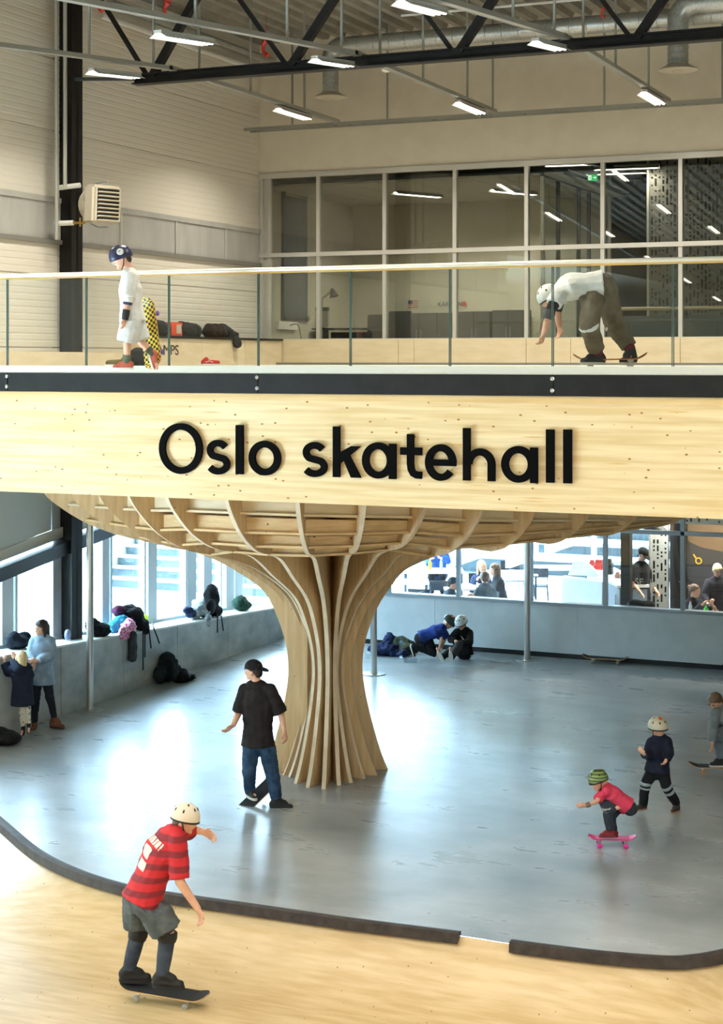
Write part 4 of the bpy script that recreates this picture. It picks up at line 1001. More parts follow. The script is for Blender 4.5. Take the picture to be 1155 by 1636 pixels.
m = MB(); m.lathe([(.055,0),(.055,.004)], (pc.x+.26, YO-.015, pc.z), 20, ax=(0,-1,0)); m.build('red_dot', mat('dot_red', (200,60,45), .5), NP)
# desk, lamp, chair, basket, printer
YK = 30.6
DS = thing('office_desk', 'dark office desk seen through the left panes', 'desk', on_y(550, 545, YK))
xa, xb = max(-14.55, on_y(478,525,YK).x), on_y(612,525,YK).x; zt = on_y(550,524,YK).z
m = MB(); m.box(xa, xb, YK, YK+.75, zt-.03, zt); m.build('desk_top', mat('desk_dark', (44,42,40), .5), DS)
for x in (xa+.15, xb-.15):
    m = MB(); m.box(x-.03, x+.03, YK+.3, YK+.45, 5.21, zt-.03); m.build('leg', MATS['desk_dark'], DS)
m = MB(); m.box(xa+.3, xb-.1, YK+.3, YK+.5, zt-.2, zt-.08); m.build('cable_tray', BLACK, DS)
lp = on_y(515, 524, YK+.4); LPm = thing('desk_lamp', 'dark jointed desk lamp leaning over the office desk', 'lamp', V((lp.x, lp.y, zt)))
e1 = on_y(514, 478, YK+.4); e2 = on_y(530, 465, YK+.4); LC = mat('lamp_grey', (58,57,55), .4)
b0 = V((lp.x, lp.y, zt)); m = MB(); m.lathe([(.09,0),(.09,.015),(.02,.02)], b0, 16); m.build('base', LC, LPm)
for o_ in (-.015,.015):
    m = MB(); m.tube([b0+V((o_,0,.02)), e1+V((o_,0,0))], .007, 6); m.build('arm', LC, LPm)
    m = MB(); m.tube([e1+V((0,0,o_)), e2+V((0,0,o_))], .007, 6); m.build('arm', LC, LPm)
m = MB(); m.lathe([(.02,.09),(.04,.07),(.05,.03),(.1,-.09),(.094,-.09),(.04,.02)], e2+V((.03,0,-.03)), 18, ax=V((-.3,0,.95))); m.build('lamp_shade', LC, LPm, smooth=True)
def office_chair(c, label, s=1.0, m_=None):
    t = thing('office_chair', label, 'chair', c); m_ = m_ or mat('chair_charcoal', (52,50,48), .8); c = V(c)
    m = MB(); m.obox(c+V((0,.2,.72*s)), V((.24*s,0,0)), V((0,.03,0)), V((0,.02,.3*s))); m.build('backrest', m_, t, bevel=.02)
    m = MB(); m.obox(c+V((0,-.05,.46*s)), V((.25*s,0,0)), V((0,.24,0)), V((0,0,.04))); m.build('seat', m_, t, bevel=.02)
    m = MB(); m.tube([c+V((0,0,.08)), c+V((0,0,.44*s))], .03, 8); m.build('gas_lift', STEEL, t)
    for k in range(5):
        a = k*2*math.pi/5; m = MB(); m.tube([c+V((0,0,.09)), c+V((.28*math.cos(a), .28*math.sin(a), .05))], .018, 6); m.lathe([(.03,-.02),(.03,.02)], c+V((.28*math.cos(a), .28*math.sin(a), .03)), 8, ax=V((-math.sin(a),math.cos(a),0))); m.build('foot', BLACK, t)
cc = on_y(598, 540, 31.4); office_chair(V((cc.x, 31.4, 5.22)), 'charcoal office chair at the right end of the desk')
cc = on_y(652, 540, 31.2); office_chair(V((cc.x-.55, 31.9, 5.22)), 'tall dark office chair half hidden behind the second mullion', 1.08)
pp = on_y(507, 520, YK+.3); PRN = thing('printer', 'grey desktop monitor back standing on the desk behind the first mullion', 'monitor', V((pp.x, pp.y, zt)))
PRN.name = 'monitor'
m = MB(); m.box(pp.x-.24, pp.x+.24, YK+.3, YK+.36, zt+.03, zt+.36); m.build('screen_back', mat('monitor_grey', (150,148,140), .5), PRN)
m = MB(); m.box(pp.x-.24, pp.x+.24, YK+.29, YK+.37, zt+.36, zt+.44); m.build('top_band', BLACK, PRN)
m = MB(); m.box(pp.x-.05, pp.x+.05, YK+.31, YK+.35, zt, zt+.05); m.build('stand', BLACK, PRN)
bp = on_y(742, 530, 30.8); m = MB(); m.lathe([(.12,0),(.15,.34),(.155,.36),(.145,.36),(.115,.02)], V((bp.x, 30.8, 5.22)), 18); tag(m.build('waste_basket', mat('basket_wood', (150,130,100), .7), smooth=True), 'light brown waste basket in front of the cabinets', 'basket')
sk = on_x(455, 520, -14.58)
m = MB(); m.box(-14.6, -14.53, sk.y-.35, sk.y+.5, sk.z-.08, sk.z+.08); tag(m.build('socket_rail', WHITE), 'white socket rail under the dark window on the office side wall', 'socket')
m = MB(); m.box(-14.45, -14.25, sk.y-.05, sk.y+.1, 5.216, 5.62); tag(m.build('computer_box', WHITE), 'white computer case standing in the left corner of the office', 'computer')
m = MB(); m.tube(smoothpath([V((-14.52,sk.y+.1,sk.z)), V((-14.4,sk.y+.2,sk.z+.02)), V((-14.35,sk.y+.25,sk.z-.2)), V((-14.3,sk.y+.3,5.3))]), .008, 6); tag(m.build('power_cable', BLACK), 'black cable hanging from the office socket rail', 'cable')
# office partition and dark room to the right
XP = -9.0
GP = struct('window_6', 'glass partition between the office and the dark room')
for y in (28.6, 29.55, 30.9, 31.6, 32.75):
    m = MB(); m.box(XP-.03, XP+.03, y-.04, y+.04, 5.2, 8.7); m.build('mullion', DSTEEL if y > 29 else ALU, GP)
m = MB(); m.box(XP-.03, XP+.03, YB+.15, YO, 8.6, 8.7); m.build('frame_rail', DSTEEL, GP)
m = MB(); m.box(XP-.006, XP+.006, YB+.15, YO, 5.2, 8.6); m.build('pane', GLASS, GP)
DRm = struct('wall_back', 'black walls of the dark room behind the glazing')
m = MB(); m.box(-8.95, 8.8, 36, 36.1, 5.2, 9.6); m.build('wall_panel', DARKROOM, DRm)
m = MB(); m.box(-8.95, 8.8, YB+.2, 36, 9.3, 9.4); m.build('ceiling_panel', DARKROOM, DRm)
m = MB(); m.box(-9.05, -8.95, YO, 36, 5.2, 9.4); m.build('wall_panel', DARKROOM, DRm)
for j in range(6):
    m = MB(); m.box(-8.9, 8.7, 29.2+j*1.1, 29.3+j*1.1, 9.05, 9.25); m.build('ceiling_joist', DSTEEL, DRm)
m = MB(); m.bar((-8.8, 28.8, 8.95), (-6.2, 35.5, 8.95), .12, .1); m.build('ceiling_beam', DSTEEL, DRm)
for px, py, D in ((1000, 268, 31), (920, 262, 31.5), (985,276,32.5)):
    c = at(px, py, D); luminaire((c.x, c.y, c.z), (1,.1,0), ['cold ceiling lamp in the dark room behind the exit sign','cold ceiling lamp at the left of the dark room','cold ceiling lamp deep in the dark room'][(1000,920,985).index(px)], group='lamps in the dark room', power=.35)
ex = on_y(947, 284, 29.3); EX = thing('exit_sign', 'green lit exit sign with running man and arrow hanging behind the glass', 'sign', ex)
m = MB(); m.box(ex.x-.09, ex.x+.09, 29.28, 29.31, ex.z-.055, ex.z+.055); m.build('sign_panel', mat('exit_green', (20,170,90), .5, emit=((20,190,100), 1.2)), EX)
m = MB(); m.box(ex.x-.09, ex.x+.09, 29.27, 29.32, ex.z+.055, ex.z+.1); m.build('sign_housing', WHITE, EX)
EW = mat('exit_white', (255,255,255), .5, emit=((235,255,240), 1.5)); Ye = 29.276
m = MB(); x, z = ex.x-.045, ex.z
m.prism([(x-.03,Ye,z-.04),(x+.025,Ye,z-.04),(x+.025,Ye,z+.045),(x-.03,Ye,z+.045)], (0,-.002,0)); m.build('door_symbol', EW, EX)
m = MB(); m.lathe([(.008,0),(.008,.003)], (x+.004,Ye-.003,z+.033), 10, ax=(0,-1,0)); m.prism([(x-.012,Ye-.003,z+.0),(x+.01,Ye-.003,z+.02),(x+.016,Ye-.003,z+.012),(x-.002,Ye-.003,z-.01)], (0,-.002,0)); m.prism([(x-.004,Ye-.003,z-.005),(x+.014,Ye-.003,z-.03),(x+.008,Ye-.003,z-.034),(x-.014,Ye-.003,z-.008)], (0,-.002,0)); m.build('running_man', mat('exit_green_dark', (10,120,60), .5), EX)
m = MB(); x = ex.x+.045; m.prism([(x-.03,Ye,z-.008),(x+.005,Ye,z-.008),(x+.005,Ye,z-.025),(x+.03,Ye,z),(x+.005,Ye,z+.025),(x+.005,Ye,z+.008),(x-.03,Ye,z+.008)], (0,-.002,0)); m.build('arrow', EW, EX)
def perforated(x0, x1, z0, z1, Y, label, name='perforated_screen', seed=3, sm=None):
    rnd = random.Random(seed); m = MB(); cw = .036; nx = int((x1-x0)/cw); nz = int((z1-z0)/cw); hole = set()
    for i in range(1, nx-1, 2):
        j = rnd.randint(1,4)
        while j < nz-3:
            l = rnd.choice((1,1,1,2,3,4)); 
            if rnd.random() < .82:
                for q in range(l): hole.add((i, j+q))
            j += l+rnd.choice((1,1,2,3))
    for i in range(nx):      # merge runs of solid cells into strips
        j = 0
        while j < nz:
            if (i,j) in hole: j += 1; continue
            k = j
            while k < nz and (i,k) not in hole: k += 1
            m.add([(x0+i*cw,Y,z0+j*cw),(x0+(i+1)*cw,Y,z0+j*cw),(x0+(i+1)*cw,Y,z0+k*cw),(x0+i*cw,Y,z0+k*cw)], [(0,1,2,3)]); j = k
    for (i, j) in hole:      # reveal depth of the slots
        if (i-1, j) not in hole: m.add([(x0+i*cw,Y,z0+j*cw),(x0+i*cw,Y,z0+(j+1)*cw),(x0+i*cw,Y+.01,z0+(j+1)*cw),(x0+i*cw,Y+.01,z0+j*cw)], [(0,1,2,3)])
        if (i, j+1) not in hole: m.add([(x0+i*cw,Y,z0+(j+1)*cw),(x0+(i+1)*cw,Y,z0+(j+1)*cw),(x0+(i+1)*cw,Y+.01,z0+(j+1)*cw),(x0+i*cw,Y+.01,z0+(j+1)*cw)], [(0,1,2,3)])
    t = thing(name, label, 'screen', ((x0+x1)/2, Y, z0)); m.build('perforated_sheet', sm or mat('screen_pale', (208,208,200), .45), t)
    m = MB(); m.box(x0-.04, x0, Y-.02, Y+.08, z0, z1); m.build('edge_post', ALU, t); m = MB(); m.box(x0, x1, Y+.03, Y+.05, z0, z1); m.build('dark_backing', BLACK, t)
    return t
perforated(on_y(1037,400,30.6).x, 4, 5.2, 9.1, 30.6, 'tall perforated grey metal screen inside the dark room at the right', seed=5, sm=mat('screen_grey', (120,118,110), .5))
m = MB(); m.tube([(on_y(985,500,29.6).x, 29.6, 6.23), (4, 29.6, 6.23)], .03, 8); tag(m.build('inner_handrail', PLY), 'pale timber handrail behind the right hand office glazing', 'handrail')
m = MB(); m.box(on_y(988,500,29.6).x, 4, 29.62, 29.64, 5.2, 6.1); tag(m.build('inner_railing_panel', mat('grey_blue_panel', (96,108,118), .4)), 'grey panel under the timber handrail behind the glazing', 'railing')
m = MB(); m.box(-8.9, 8.8, YB+.15, 42, 5.18, 5.21); st(m.build('floor', mat('dark_floor', (60,60,62), .6)), 'dark floor of the rooms behind the glazing')
m = MB(); m.box(-14.6, -8.9, YB+.15, YO, 5.2, 5.215); st(m.build('floor', mat('office_floor', (110,106,98), .7)), 'office floor')
luminaire((-12.2, 30.6, 8.58), (.5,1,0), 'added fill lamp above the office desk', group='added office fill lamps')  # this lamp and the next are added to brighten the office interior
luminaire((-10.3, 30.9, 8.58), (.5,1,0), 'added fill lamp in the right half of the office', group='added office fill lamps')
# ================================================================= people on the deck
TEEW = fab('tee_white', (222,222,218)); SHORT = fab('shorts_pale', (206,208,204)); NAVYP = mat('navy_plastic', (34,38,72), .35)
t, P, H = person('boy in a navy helmet and white tee walking on the deck with a chequered board', 17.6,
 dict(head=(193.5,412,0), neck=(206,431,0), shl=(209,442,-.14), shr=(211,444,.15), chest=(208,462,0), pelvis=(212,512,0), ell=(205,478,-.2), wrl=(200,508,-.2), elr=(216,480,.2), wrr=(226,510,.22),
  hpl=(209,517,-.09), hpr=(215,517,.09), knl=(203,547,-.08), anl=(203,580,-.06), tol=(188,586,-.06), knr=(224,545,.1), anr=(246,567,.1), tor=(250,588,.12)),
 hs=.98, s=.8, face=(-.82,-.42,.42), up=(-.3,.9,.1), top=(TEEW,1.0,.03,.012), bottom=(SHORT,.98,.045,'shorts'), shoes=(fab('canvas_rust', (176,92,74)), RUBW),
 hair=(HAIRD,'short'), helmet=(NAVYP, 'navy helmet with a round white sticker', NAVYP, ((.15,.35,-.85,.038,mat('sticker_white',(235,235,235),.4)),(.15,.35,-.88,.018,mat('sticker_teal',(30,130,150),.4)))),
 pads=(('ell','wrl',-.3,-.1,.022,NAVYP,'elbow_pad'),('ell','wrl',-.1,.15,.026,mat('pad_cap_white', (230,230,226), .4),'elbow_cap'),('ell','wrl',.15,.3,.02,NAVYP,'elbow_pad'),('ell','wrl',.55,1.1,.014,RUBB,'wrist_guard'),('hpl','knl',.9,1.0,.02,NAVYP,'knee_pad'),('hpr','knr',.9,1.0,.02,NAVYP,'knee_pad'),('knl','anl',.6,1.0,.01,fab('sock_green',(84,92,74)),'sock'),('knr','anr',.55,1.0,.01,MATS['sock_green'],'sock')),
 feet={'r':(.86,.2,.1)}, voxel=.012, curl=.4)
chk = mat('chequer', (236,206,60), .4); N, L, b = nodes(chk)
tc = N.new('ShaderNodeTexCoord'); ck = N.new('ShaderNodeTexChecker'); ck.inputs['Scale'].default_value = 34; ck.inputs[1].default_value = (*lin((232,200,60)),1); ck.inputs[2].default_value = (*lin((28,26,30)),1)
L.new(tc.outputs['Object'], ck.inputs[0]); L.new(ck.outputs[0], b.inputs['Base Color'])
a0, a1 = at(234,484,17.95), at(246,583,17.8)
fw = (a0-a1).normalized(); skateboard('yellow and black chequered skateboard carried by the boy in the navy helmet', (a0+a1)/2-cdir(-.42,.1,.88)*.085, fw, cdir(-.42,.05,.88), L=.8, W=.21, wheel_m=mat('wheel_purple', (96,80,150), .4), grip_m=chk)
OLIVE = fab('trousers_olive_grey', (106,96,80))
t, P, H = person('skater in a white helmet and white tee bent low on the upper deck', 17.6,
 dict(head=(878,475,.05), neck=(893,466,.02), shl=(893,470,-.17), shr=(897,462,.17), chest=(912,458,0), pelvis=(955,456,0), ell=(878,498,-.22), wrl=(869,532,-.22), elr=(890,496,.2), wrr=(893,520,.2),
  hpl=(949,464,-.1), hpr=(967,464,.1), knl=(941,522,-.2), anl=(955,566,-.06), tol=(940,577,-.08), knr=(982,520,.2), anr=(1008,560,.08), tor=(1001,577,.02)),
 hs=1.0, s=1.02, face=(-.75,-.65,0), up=(-.66,.75,0), top=(TEEW,.55,.03,.06), bottom=(OLIVE,1.86,.04), shoes=(mat('shoe_black_canvas', (36,38,44), .8), RUBW),
 helmet=(mat('helmet_white', (224,222,214), .35), 'white helmet'),
 pads=(('shl','ell',.35,1.0,.012,BLKC,'sleeve'),('ell','wrl',-.1,.35,.022,mat('pad_charcoal', (62,58,56), .7),'elbow_pad'),('shr','elr',.35,1.0,.012,BLKC,'sleeve'),('knl','anl',-.08,.06,.05,mat('pad_white', (228,226,220), .6),'knee_pad'),('knr','anr',-.08,.06,.05,MATS['pad_white'],'knee_pad'),
  ('knl','anl',.86,1.0,.02,fab('sock_red_navy', (110,40,48)),'sock'),('knr','anr',.82,1.0,.02,MATS['sock_red_navy'],'sock')), voxel=.012, curl=.7, face_on=False)
c = at(975, 583, 17.6); c.z = 5.215
skateboard('orange skateboard under the bent skater in the white helmet', c, cdir(1,.02,.05), (0,0,1), L=.78, W=.2, deck_m=mat('board_orange', (186,104,48), .5), under=mat('board_yellow', (226,196,40), .5), kick=.06)
# ================================================================= people on the concrete floor
JEAN = fab('jeans_blue', (44,66,92), var=12); TEEB = fab('tee_black', (34,30,30), var=5)
t, P, H = person('man in a backward black cap, black tee and jeans beside the mushroom column', 19.75,
 dict(head=(405,1071,0), neck=(409,1089,0), shl=(387,1101,.05), shr=(436,1102,-.05), chest=(412,1124,0), pelvis=(412,1178,0), ell=(381,1139,.02), wrl=(373,1158,-.1), elr=(449,1140,-.05), wrr=(454,1168,-.1),
  hpl=(402,1183,.06), hpr=(424,1183,-.06), knl=(398,1228,-.12), anl=(399,1263,.05), tol=(407,1272,-.1), knr=(434,1231,-.02), anr=(442,1279,-.1), tor=(452,1289,-.1)),
 hs=1.02, s=1.02, face=(-.92,-.1,-.3), up=(0,1,0), top=(TEEB,.98,.028,.1), bottom=(JEAN,1.98,.022), shoes=(RUBB, RUBW), hair=(HAIRD,'short'), hat=(BLKC,'back'), voxel=.012,
 hands={'l':dict(dir=(-.7,-.55,.3),thumb=(-.3,.4,.8),curl=.35),'r':dict(dir=(.15,-1,.1),thumb=(-.6,0,.7),curl=.5)})
c = flr(402, 1279, 0); skateboard('dark skateboard under the front foot of the man in the black tee', c-cdir(-.1,0,0), cdir(.5,.33,-.78), cdir(-.15,.95,.3), L=.82, W=.205, wheel_m=mat('wheel_cream', (206,184,150), .5))
REDS = mottled('red_striped_jersey', (190,30,38), (196,36,42), rough=.8)
def stripes(m, c2, per, axis='Z', duty=.45):
    N, L, b = nodes(m); src = b.inputs['Base Color'].links[0].from_socket if b.inputs['Base Color'].links else None
    g = N.new('ShaderNodeNewGeometry'); sx = N.new('ShaderNodeSeparateXYZ'); L.new(g.outputs['Position'], sx.inputs[0])
    mt = N.new('ShaderNodeMath'); mt.operation = 'PINGPONG'; mt.inputs[1].default_value = per/2; L.new(sx.outputs[axis], mt.inputs[0])
    mr = N.new('ShaderNodeMapRange'); mr.inputs[1].default_value = per/2*duty*.8; mr.inputs[2].default_value = per/2*duty*1.2; L.new(mt.outputs[0], mr.inputs[0])
    mx = N.new('ShaderNodeMix'); mx.data_type = 'RGBA'; L.new(mr.outputs[0], mx.inputs[0]); mx.inputs[6].default_value = (*lin(c2),1)
    if src: L.new(src, mx.inputs[7])
    else: mx.inputs[7].default_value = b.inputs['Base Color'].default_value
    L.new(mx.outputs[2], b.inputs['Base Color'])
stripes(REDS, (128,28,38), .12)
GREY = fab('shorts_grey', (84,90,92)); 
t, P, H = person('skater in a cream beanie helmet, red striped jersey and black knee pads riding the bowl', 14.75,
 dict(head=(296,1309,0), neck=(284,1324,0), shl=(262,1334,.12), shr=(285,1342,-.12), chest=(258,1362,0), pelvis=(230,1428,0), ell=(305,1325,.42), wrl=(322,1328,.48), elr=(287,1408,-.2), wrr=(316,1452,-.2),
  hpl=(222,1436,.1), hpr=(238,1440,-.1), knl=(222,1486,.1), anl=(206,1548,.1), tol=(221,1561,.1), knr=(268,1490,-.1), anr=(259,1556,-.1), tor=(280,1572,-.12)),
 hs=1.02, s=1.05, face=(.93,-.28,.2), up=(.3,.95,0), top=(REDS,.95,.03,.07,'jersey'), bottom=(GREY,.92,.055,'shorts'), shoes=(RUBB, RUBB), hair=(HAIRM,'short'), helmet=(mat('helmet_cream', (226,212,192), .6), 'cream helmet'),
 pads=(('hpl','knl',.8,1.0,.03,RUBB,'knee_pad'),('knl','anl',-.02,.22,.03,RUBB,'knee_pad'),('hpr','knr',.78,1.0,.03,RUBB,'knee_pad'),('knr','anr',-.02,.2,.03,RUBB,'knee_pad'),('knl','anl',.2,1.0,.018,fab('sock_slate', (62,70,84)),'sock'),('knr','anr',.2,1.0,.018,MATS['sock_slate'],'sock')), voxel=.012,
 hands={'r':dict(dir=(.4,-.9,.1),thumb=(.5,.2,.7),curl=.9),'l':dict(dir=(.85,-.35,.1),thumb=(0,.9,.3),curl=.4)})
bk_ = (P['neck']-P['pelvis']).normalized(); bn = cdir(-.72,.3,.45).normalized(); WH = mat('print_white', (226,214,204), .8); jr = part_of(t, 'jersey')
sdv = bk_.cross(bn).normalized()
for i in range(6):
    decal(jr, P['pelvis']+(P['neck']-P['pelvis'])*.8+bn*.2+sdv*(.055*(i-2.5)), sdv*.021, bk_*.04, 'name_print', WH, n=3)
for i in range(2):
    decal(jr, P['pelvis']+(P['neck']-P['pelvis'])*(.6-.2*i)+bn*.2+sdv*(.02*(i-.5)), sdv*.075, bk_*.05, 'number_print', WH, n=5)
c, Dh = bowl_hit(262, 1600); c.z += .006
skateboard('skateboard with black grip under the skater in the red jersey', c, cdir(.96,-.06,.26), cdir(0,1,.1), L=.86, W=.21, deck_m=mat('ply_edge', (196,160,110), .5), under=mat('board_mint', (170,206,196), .5), wheel_m=mat('wheel_grey', (150,150,146), .5))
t, P, H = person('small child in a green striped helmet and pink tee crouching on a pink board', 18.0,
 dict(head=(956,1247,0), neck=(968,1256,0), shl=(968,1261,.08), shr=(970,1264,-.1), chest=(979,1269,0), pelvis=(1000,1286,0), ell=(952,1281,-.1), wrl=(936,1287,-.12), elr=(968,1279,.1), wrr=(968,1285,.14),
  hpl=(998,1287,.07), hpr=(998,1288,-.07), knl=(974,1296,.06), anl=(980,1330,.06), tol=(966,1334,.05), knr=(970,1293,-.08), anr=(975,1327,-.06), tor=(961,1334,-.06)),
 hs=.86, s=.62, face=(-.88,-.42,.25), up=(-.35,.93,0), top=(fab('tee_pink', (206,62,90)),.8,.02,.03), bottom=(fab('leggings_slate', (48,54,64)),1.95,.018,'leggings'), shoes=(fab('shoe_maroon', (128,48,54)), fab('sole_maroon', (110,60,60))),
 hair=(HAIRB,'short'), helmet=(mottled('helmet_green', (122,142,78), (134,154,86), rough=.4), 'green helmet with dark stripes'),
 pads=(('knr','anr',-.1,.2,.02,mat('pad_pale', (170,176,172), .6),'knee_pad'),('knl','anl',.3,.4,.016,MATS['pad_pale'],'knee_strap'),('knr','anr',.32,.4,.018,MATS['pad_pale'],'knee_strap'),('ell','wrl',.6,1.0,.01,mat('guard_brown', (120,96,84), .7),'wrist_guard'),('elr','wrr',.3,1.0,.012,RUBB,'wrist_guard')), voxel=.011, curl=.2,
 hands={'l':dict(dir=(-.95,.05,.2),thumb=(0,1,.2),curl=.15)})
stripes(MATS['helmet_green'], (44,60,40), .034, 'Z', .42)
PK = mat('board_pink', (238,40,130), .35); c = flr(978, 1352, 0)
skateboard('bright pink plastic cruiser board under the small child in the pink tee', c, cdir(1,0,.05), (0,0,1), L=.52, W=.15, deck_m=PK, grip_m=PK, wheel_m=mat('wheel_magenta', (226,40,150), .35), kick=.03)
NAVY = fab('hoodie_navy', (28,32,48), var=6)
t, P, H = person('child in a cream helmet, navy hoodie and knee pads striding behind the pink board', 19.4,
 dict(head=(1051,1163,0), neck=(1054,1177,0), shl=(1038,1186,.03), shr=(1068,1184,-.03), chest=(1053,1196,0), pelvis=(1050,1226,0), ell=(1036,1206,-.06), wrl=(1029,1205,-.2), elr=(1069,1204,-.1), wrr=(1064,1214,-.18),
  hpl=(1044,1229,.03), hpr=(1058,1229,-.03), knl=(1031,1254,.0), anl=(1027,1286,.02), tol=(1017,1292,-.02), knr=(1066,1259,-.03), anr=(1081,1284,.05), tor=(1074,1296,-.03)),
 hs=.95, s=.66, face=(-.65,-.1,-.72), up=(-.1,1,0), top=(NAVY,1.95,.03,.05,'hoodie'), bottom=(fab('leggings_black', (24,24,28), var=4),1.98,.02,'leggings'), shoes=(mat('shoe_dark_brown', (52,40,38), .7), mat('sole_tan', (150,120,90), .7)),
 helmet=(mat('helmet_bone', (204,198,178), .4), 'cream helmet with orange mark', RUBB, ((-.5,.75,-.2,.022,mat('mark_orange',(220,90,50),.5)),)),
 pads=(('knl','anl',-.15,.0,.034,mat('pad_grey', (142,152,156), .6),'knee_strap'),('knl','anl',.1,.2,.03,MATS['pad_grey'],'knee_strap'),('knr','anr',-.15,-.02,.034,MATS['pad_grey'],'knee_strap'),('knr','anr',.15,.3,.03,MATS['pad_grey'],'knee_strap')), voxel=.012, face_on=True,
 hands={'l':dict(dir=(-.6,.6,.3),thumb=(.2,.6,.6),curl=.5)})
m = MB(); m.tube([P['shl']*.7+P['shr']*.3+V((0,0,.02)), P['neck']-cdir(0,.3,-1)*.04-V((0,0,.05)), P['shl']*.3+P['shr']*.7+V((0,0,.02))], .03, 8); m.build('hood_lining', fab('lining_cream', (200,190,170)), t, smooth=True)
GRYC = fab('top_grey', (120,128,134)); 
t, P, H = person('brown haired boy in grey clothes crouching on a skateboard at the right frame edge', 21.2,
 dict(head=(1143,1121,0), neck=(1152,1130,.02), shl=(1141,1139,-.12), shr=(1160,1134,.12), chest=(1160,1146,0), pelvis=(1180,1168,0), ell=(1139,1164,-.16), wrl=(1138,1186,-.18), elr=(1162,1160,.15), wrr=(1158,1180,.15),
  hpl=(1176,1170,-.08), hpr=(1180,1170,.08), knl=(1148,1176,-.1), anl=(1154,1212,-.06), tol=(1144,1221,-.06), knr=(1158,1176,.12), anr=(1170,1214,.1), tor=(1160,1222,.1)),
 hs=.97, s=.86, face=(-.62,-.55,.55), up=(-.3,.85,.3), top=(GRYC,1.92,.02,.05,'sweater'), bottom=(fab('joggers_grey', (104,114,122)),1.95,.03), shoes=(RUBB, RUBW), hair=(HAIRM,'short'), voxel=.012)
c = flr(1150, 1236, 0); skateboard('skateboard cut by the right frame edge under the boy in grey', c, cdir(1,.0,.12), (0,0,1), L=.8, wheel_m=mat('wheel_amber', (190,130,60), .5))
DENIM = fab('denim_light_blue', (138,158,178), var=12); 
t, P, H = person('woman in a pale denim shirt and dark leggings standing by the left concrete ledge', 23.9,
 dict(head=(66,1003,0), neck=(67,1017,0), shl=(52,1024,.02), shr=(83,1024,-.02), chest=(67,1036,0), pelvis=(67,1074,0), ell=(50,1044,-.04), wrl=(56,1058,-.14), elr=(83,1046,-.05), wrr=(60,1056,-.2),
  hpl=(60,1078,.02), hpr=(74,1078,-.02), knl=(57,1116,.0), anl=(55,1157,.0), tol=(53,1165,-.14), knr=(80,1117,-.04), anr=(87,1148,-.05), tor=(97,1160,-.1)),
 hs=.98, s=.9, face=(-.75,-.2,.6), up=(0,1,.05), top=(DENIM,1.95,.03,.17), bottom=(fab('leggings_charcoal', (38,40,48), var=5),1.95,.006,'leggings'), shoes=(fab('boot_brown', (112,72,54)), mat('boot_sole', (60,44,36), .7)), hair=(HAIRD,'bob'), voxel=.013,
 hands={'r':dict(dir=(-1,0,.1),thumb=(0,1,0),curl=.3),'l':dict(dir=(-.2,-.9,.2),thumb=(-.4,0,.8),curl=.3)})
DARKBL = fab('coat_midnight', (28,34,50), var=5)
t, P, H = person('blond toddler in a dark coat and patterned tights reaching for the concrete ledge', 23.25,
 dict(head=(34,1051,0), neck=(36,1064,0), shl=(27,1069,.0), shr=(45,1069,-.0), chest=(36,1078,0), pelvis=(36,1104,0), ell=(14,1073,.05), wrl=(7,1056,.1), elr=(30,1070,-.1), wrr=(22,1052,.05),
  hpl=(32,1107,0), hpr=(41,1107,0), knl=(34,1130,0), anl=(37,1160,0), tol=(34,1174,-.12), knr=(44,1130,0), anr=(46,1156,0), tor=(46,1170,-.12)),
 hs=.88, s=.56, face=(-.5,.2,-.85), up=(0,1,0), top=(DARKBL,1.8,.05,.2,'coat'), bottom=(mottled('tights_patterned', (206,200,184), (60,60,62), nscale=26, rough=.9, lo=.6, hi=.64),2.0,.008,'tights'), shoes=(fab('boot_black', (30,28,30), var=4), RUBB), hair=(HAIRB,'bob'), voxel=.012, face_on=False,
 hands={'l':dict(dir=(-.1,.8,-.3),thumb=(.8,.2,0),curl=.4),'r':dict(dir=(-.1,.8,-.3),thumb=(-.8,.2,0),curl=.4)})
t, P, H = person('child in a dark green helmet and blue tee kneeling at the white parapet', 29.4,
 dict(head=(717,994,0), neck=(710,1001,0), shl=(704,1003,.1), shr=(706,1005,-.1), chest=(696,1009,0), pelvis=(676,1018,0), ell=(705,1022,-.12), wrl=(701,1040,-.15), elr=(712,1018,.1), wrr=(706,1034,.1),
  hpl=(677,1020,.08), hpr=(677,1020,-.08), knl=(691,1039,.06), anl=(668,1032,.06), tol=(663,1046,.06), knr=(695,1043,-.08), anr=(668,1034,-.08), tor=(662,1048,-.08)),
 hs=.98, s=.78, face=(.6,-.7,.3), up=(.6,.75,0), top=(fab('tee_royal', (40,60,130)),.85,.03,.05), bottom=(BLKC,1.95,.03), shoes=(BLKC, RUBW), helmet=(mat('helmet_dark_green', (34,56,50), .35), 'dark green helmet with orange mark', RUBB, ((-.1,.8,.5,.022,mat('mark_red_orange',(210,80,50),.5)),)), voxel=.014, face_on=False, feet={'l':(1,.3,0),'r':(1,.3,0)})
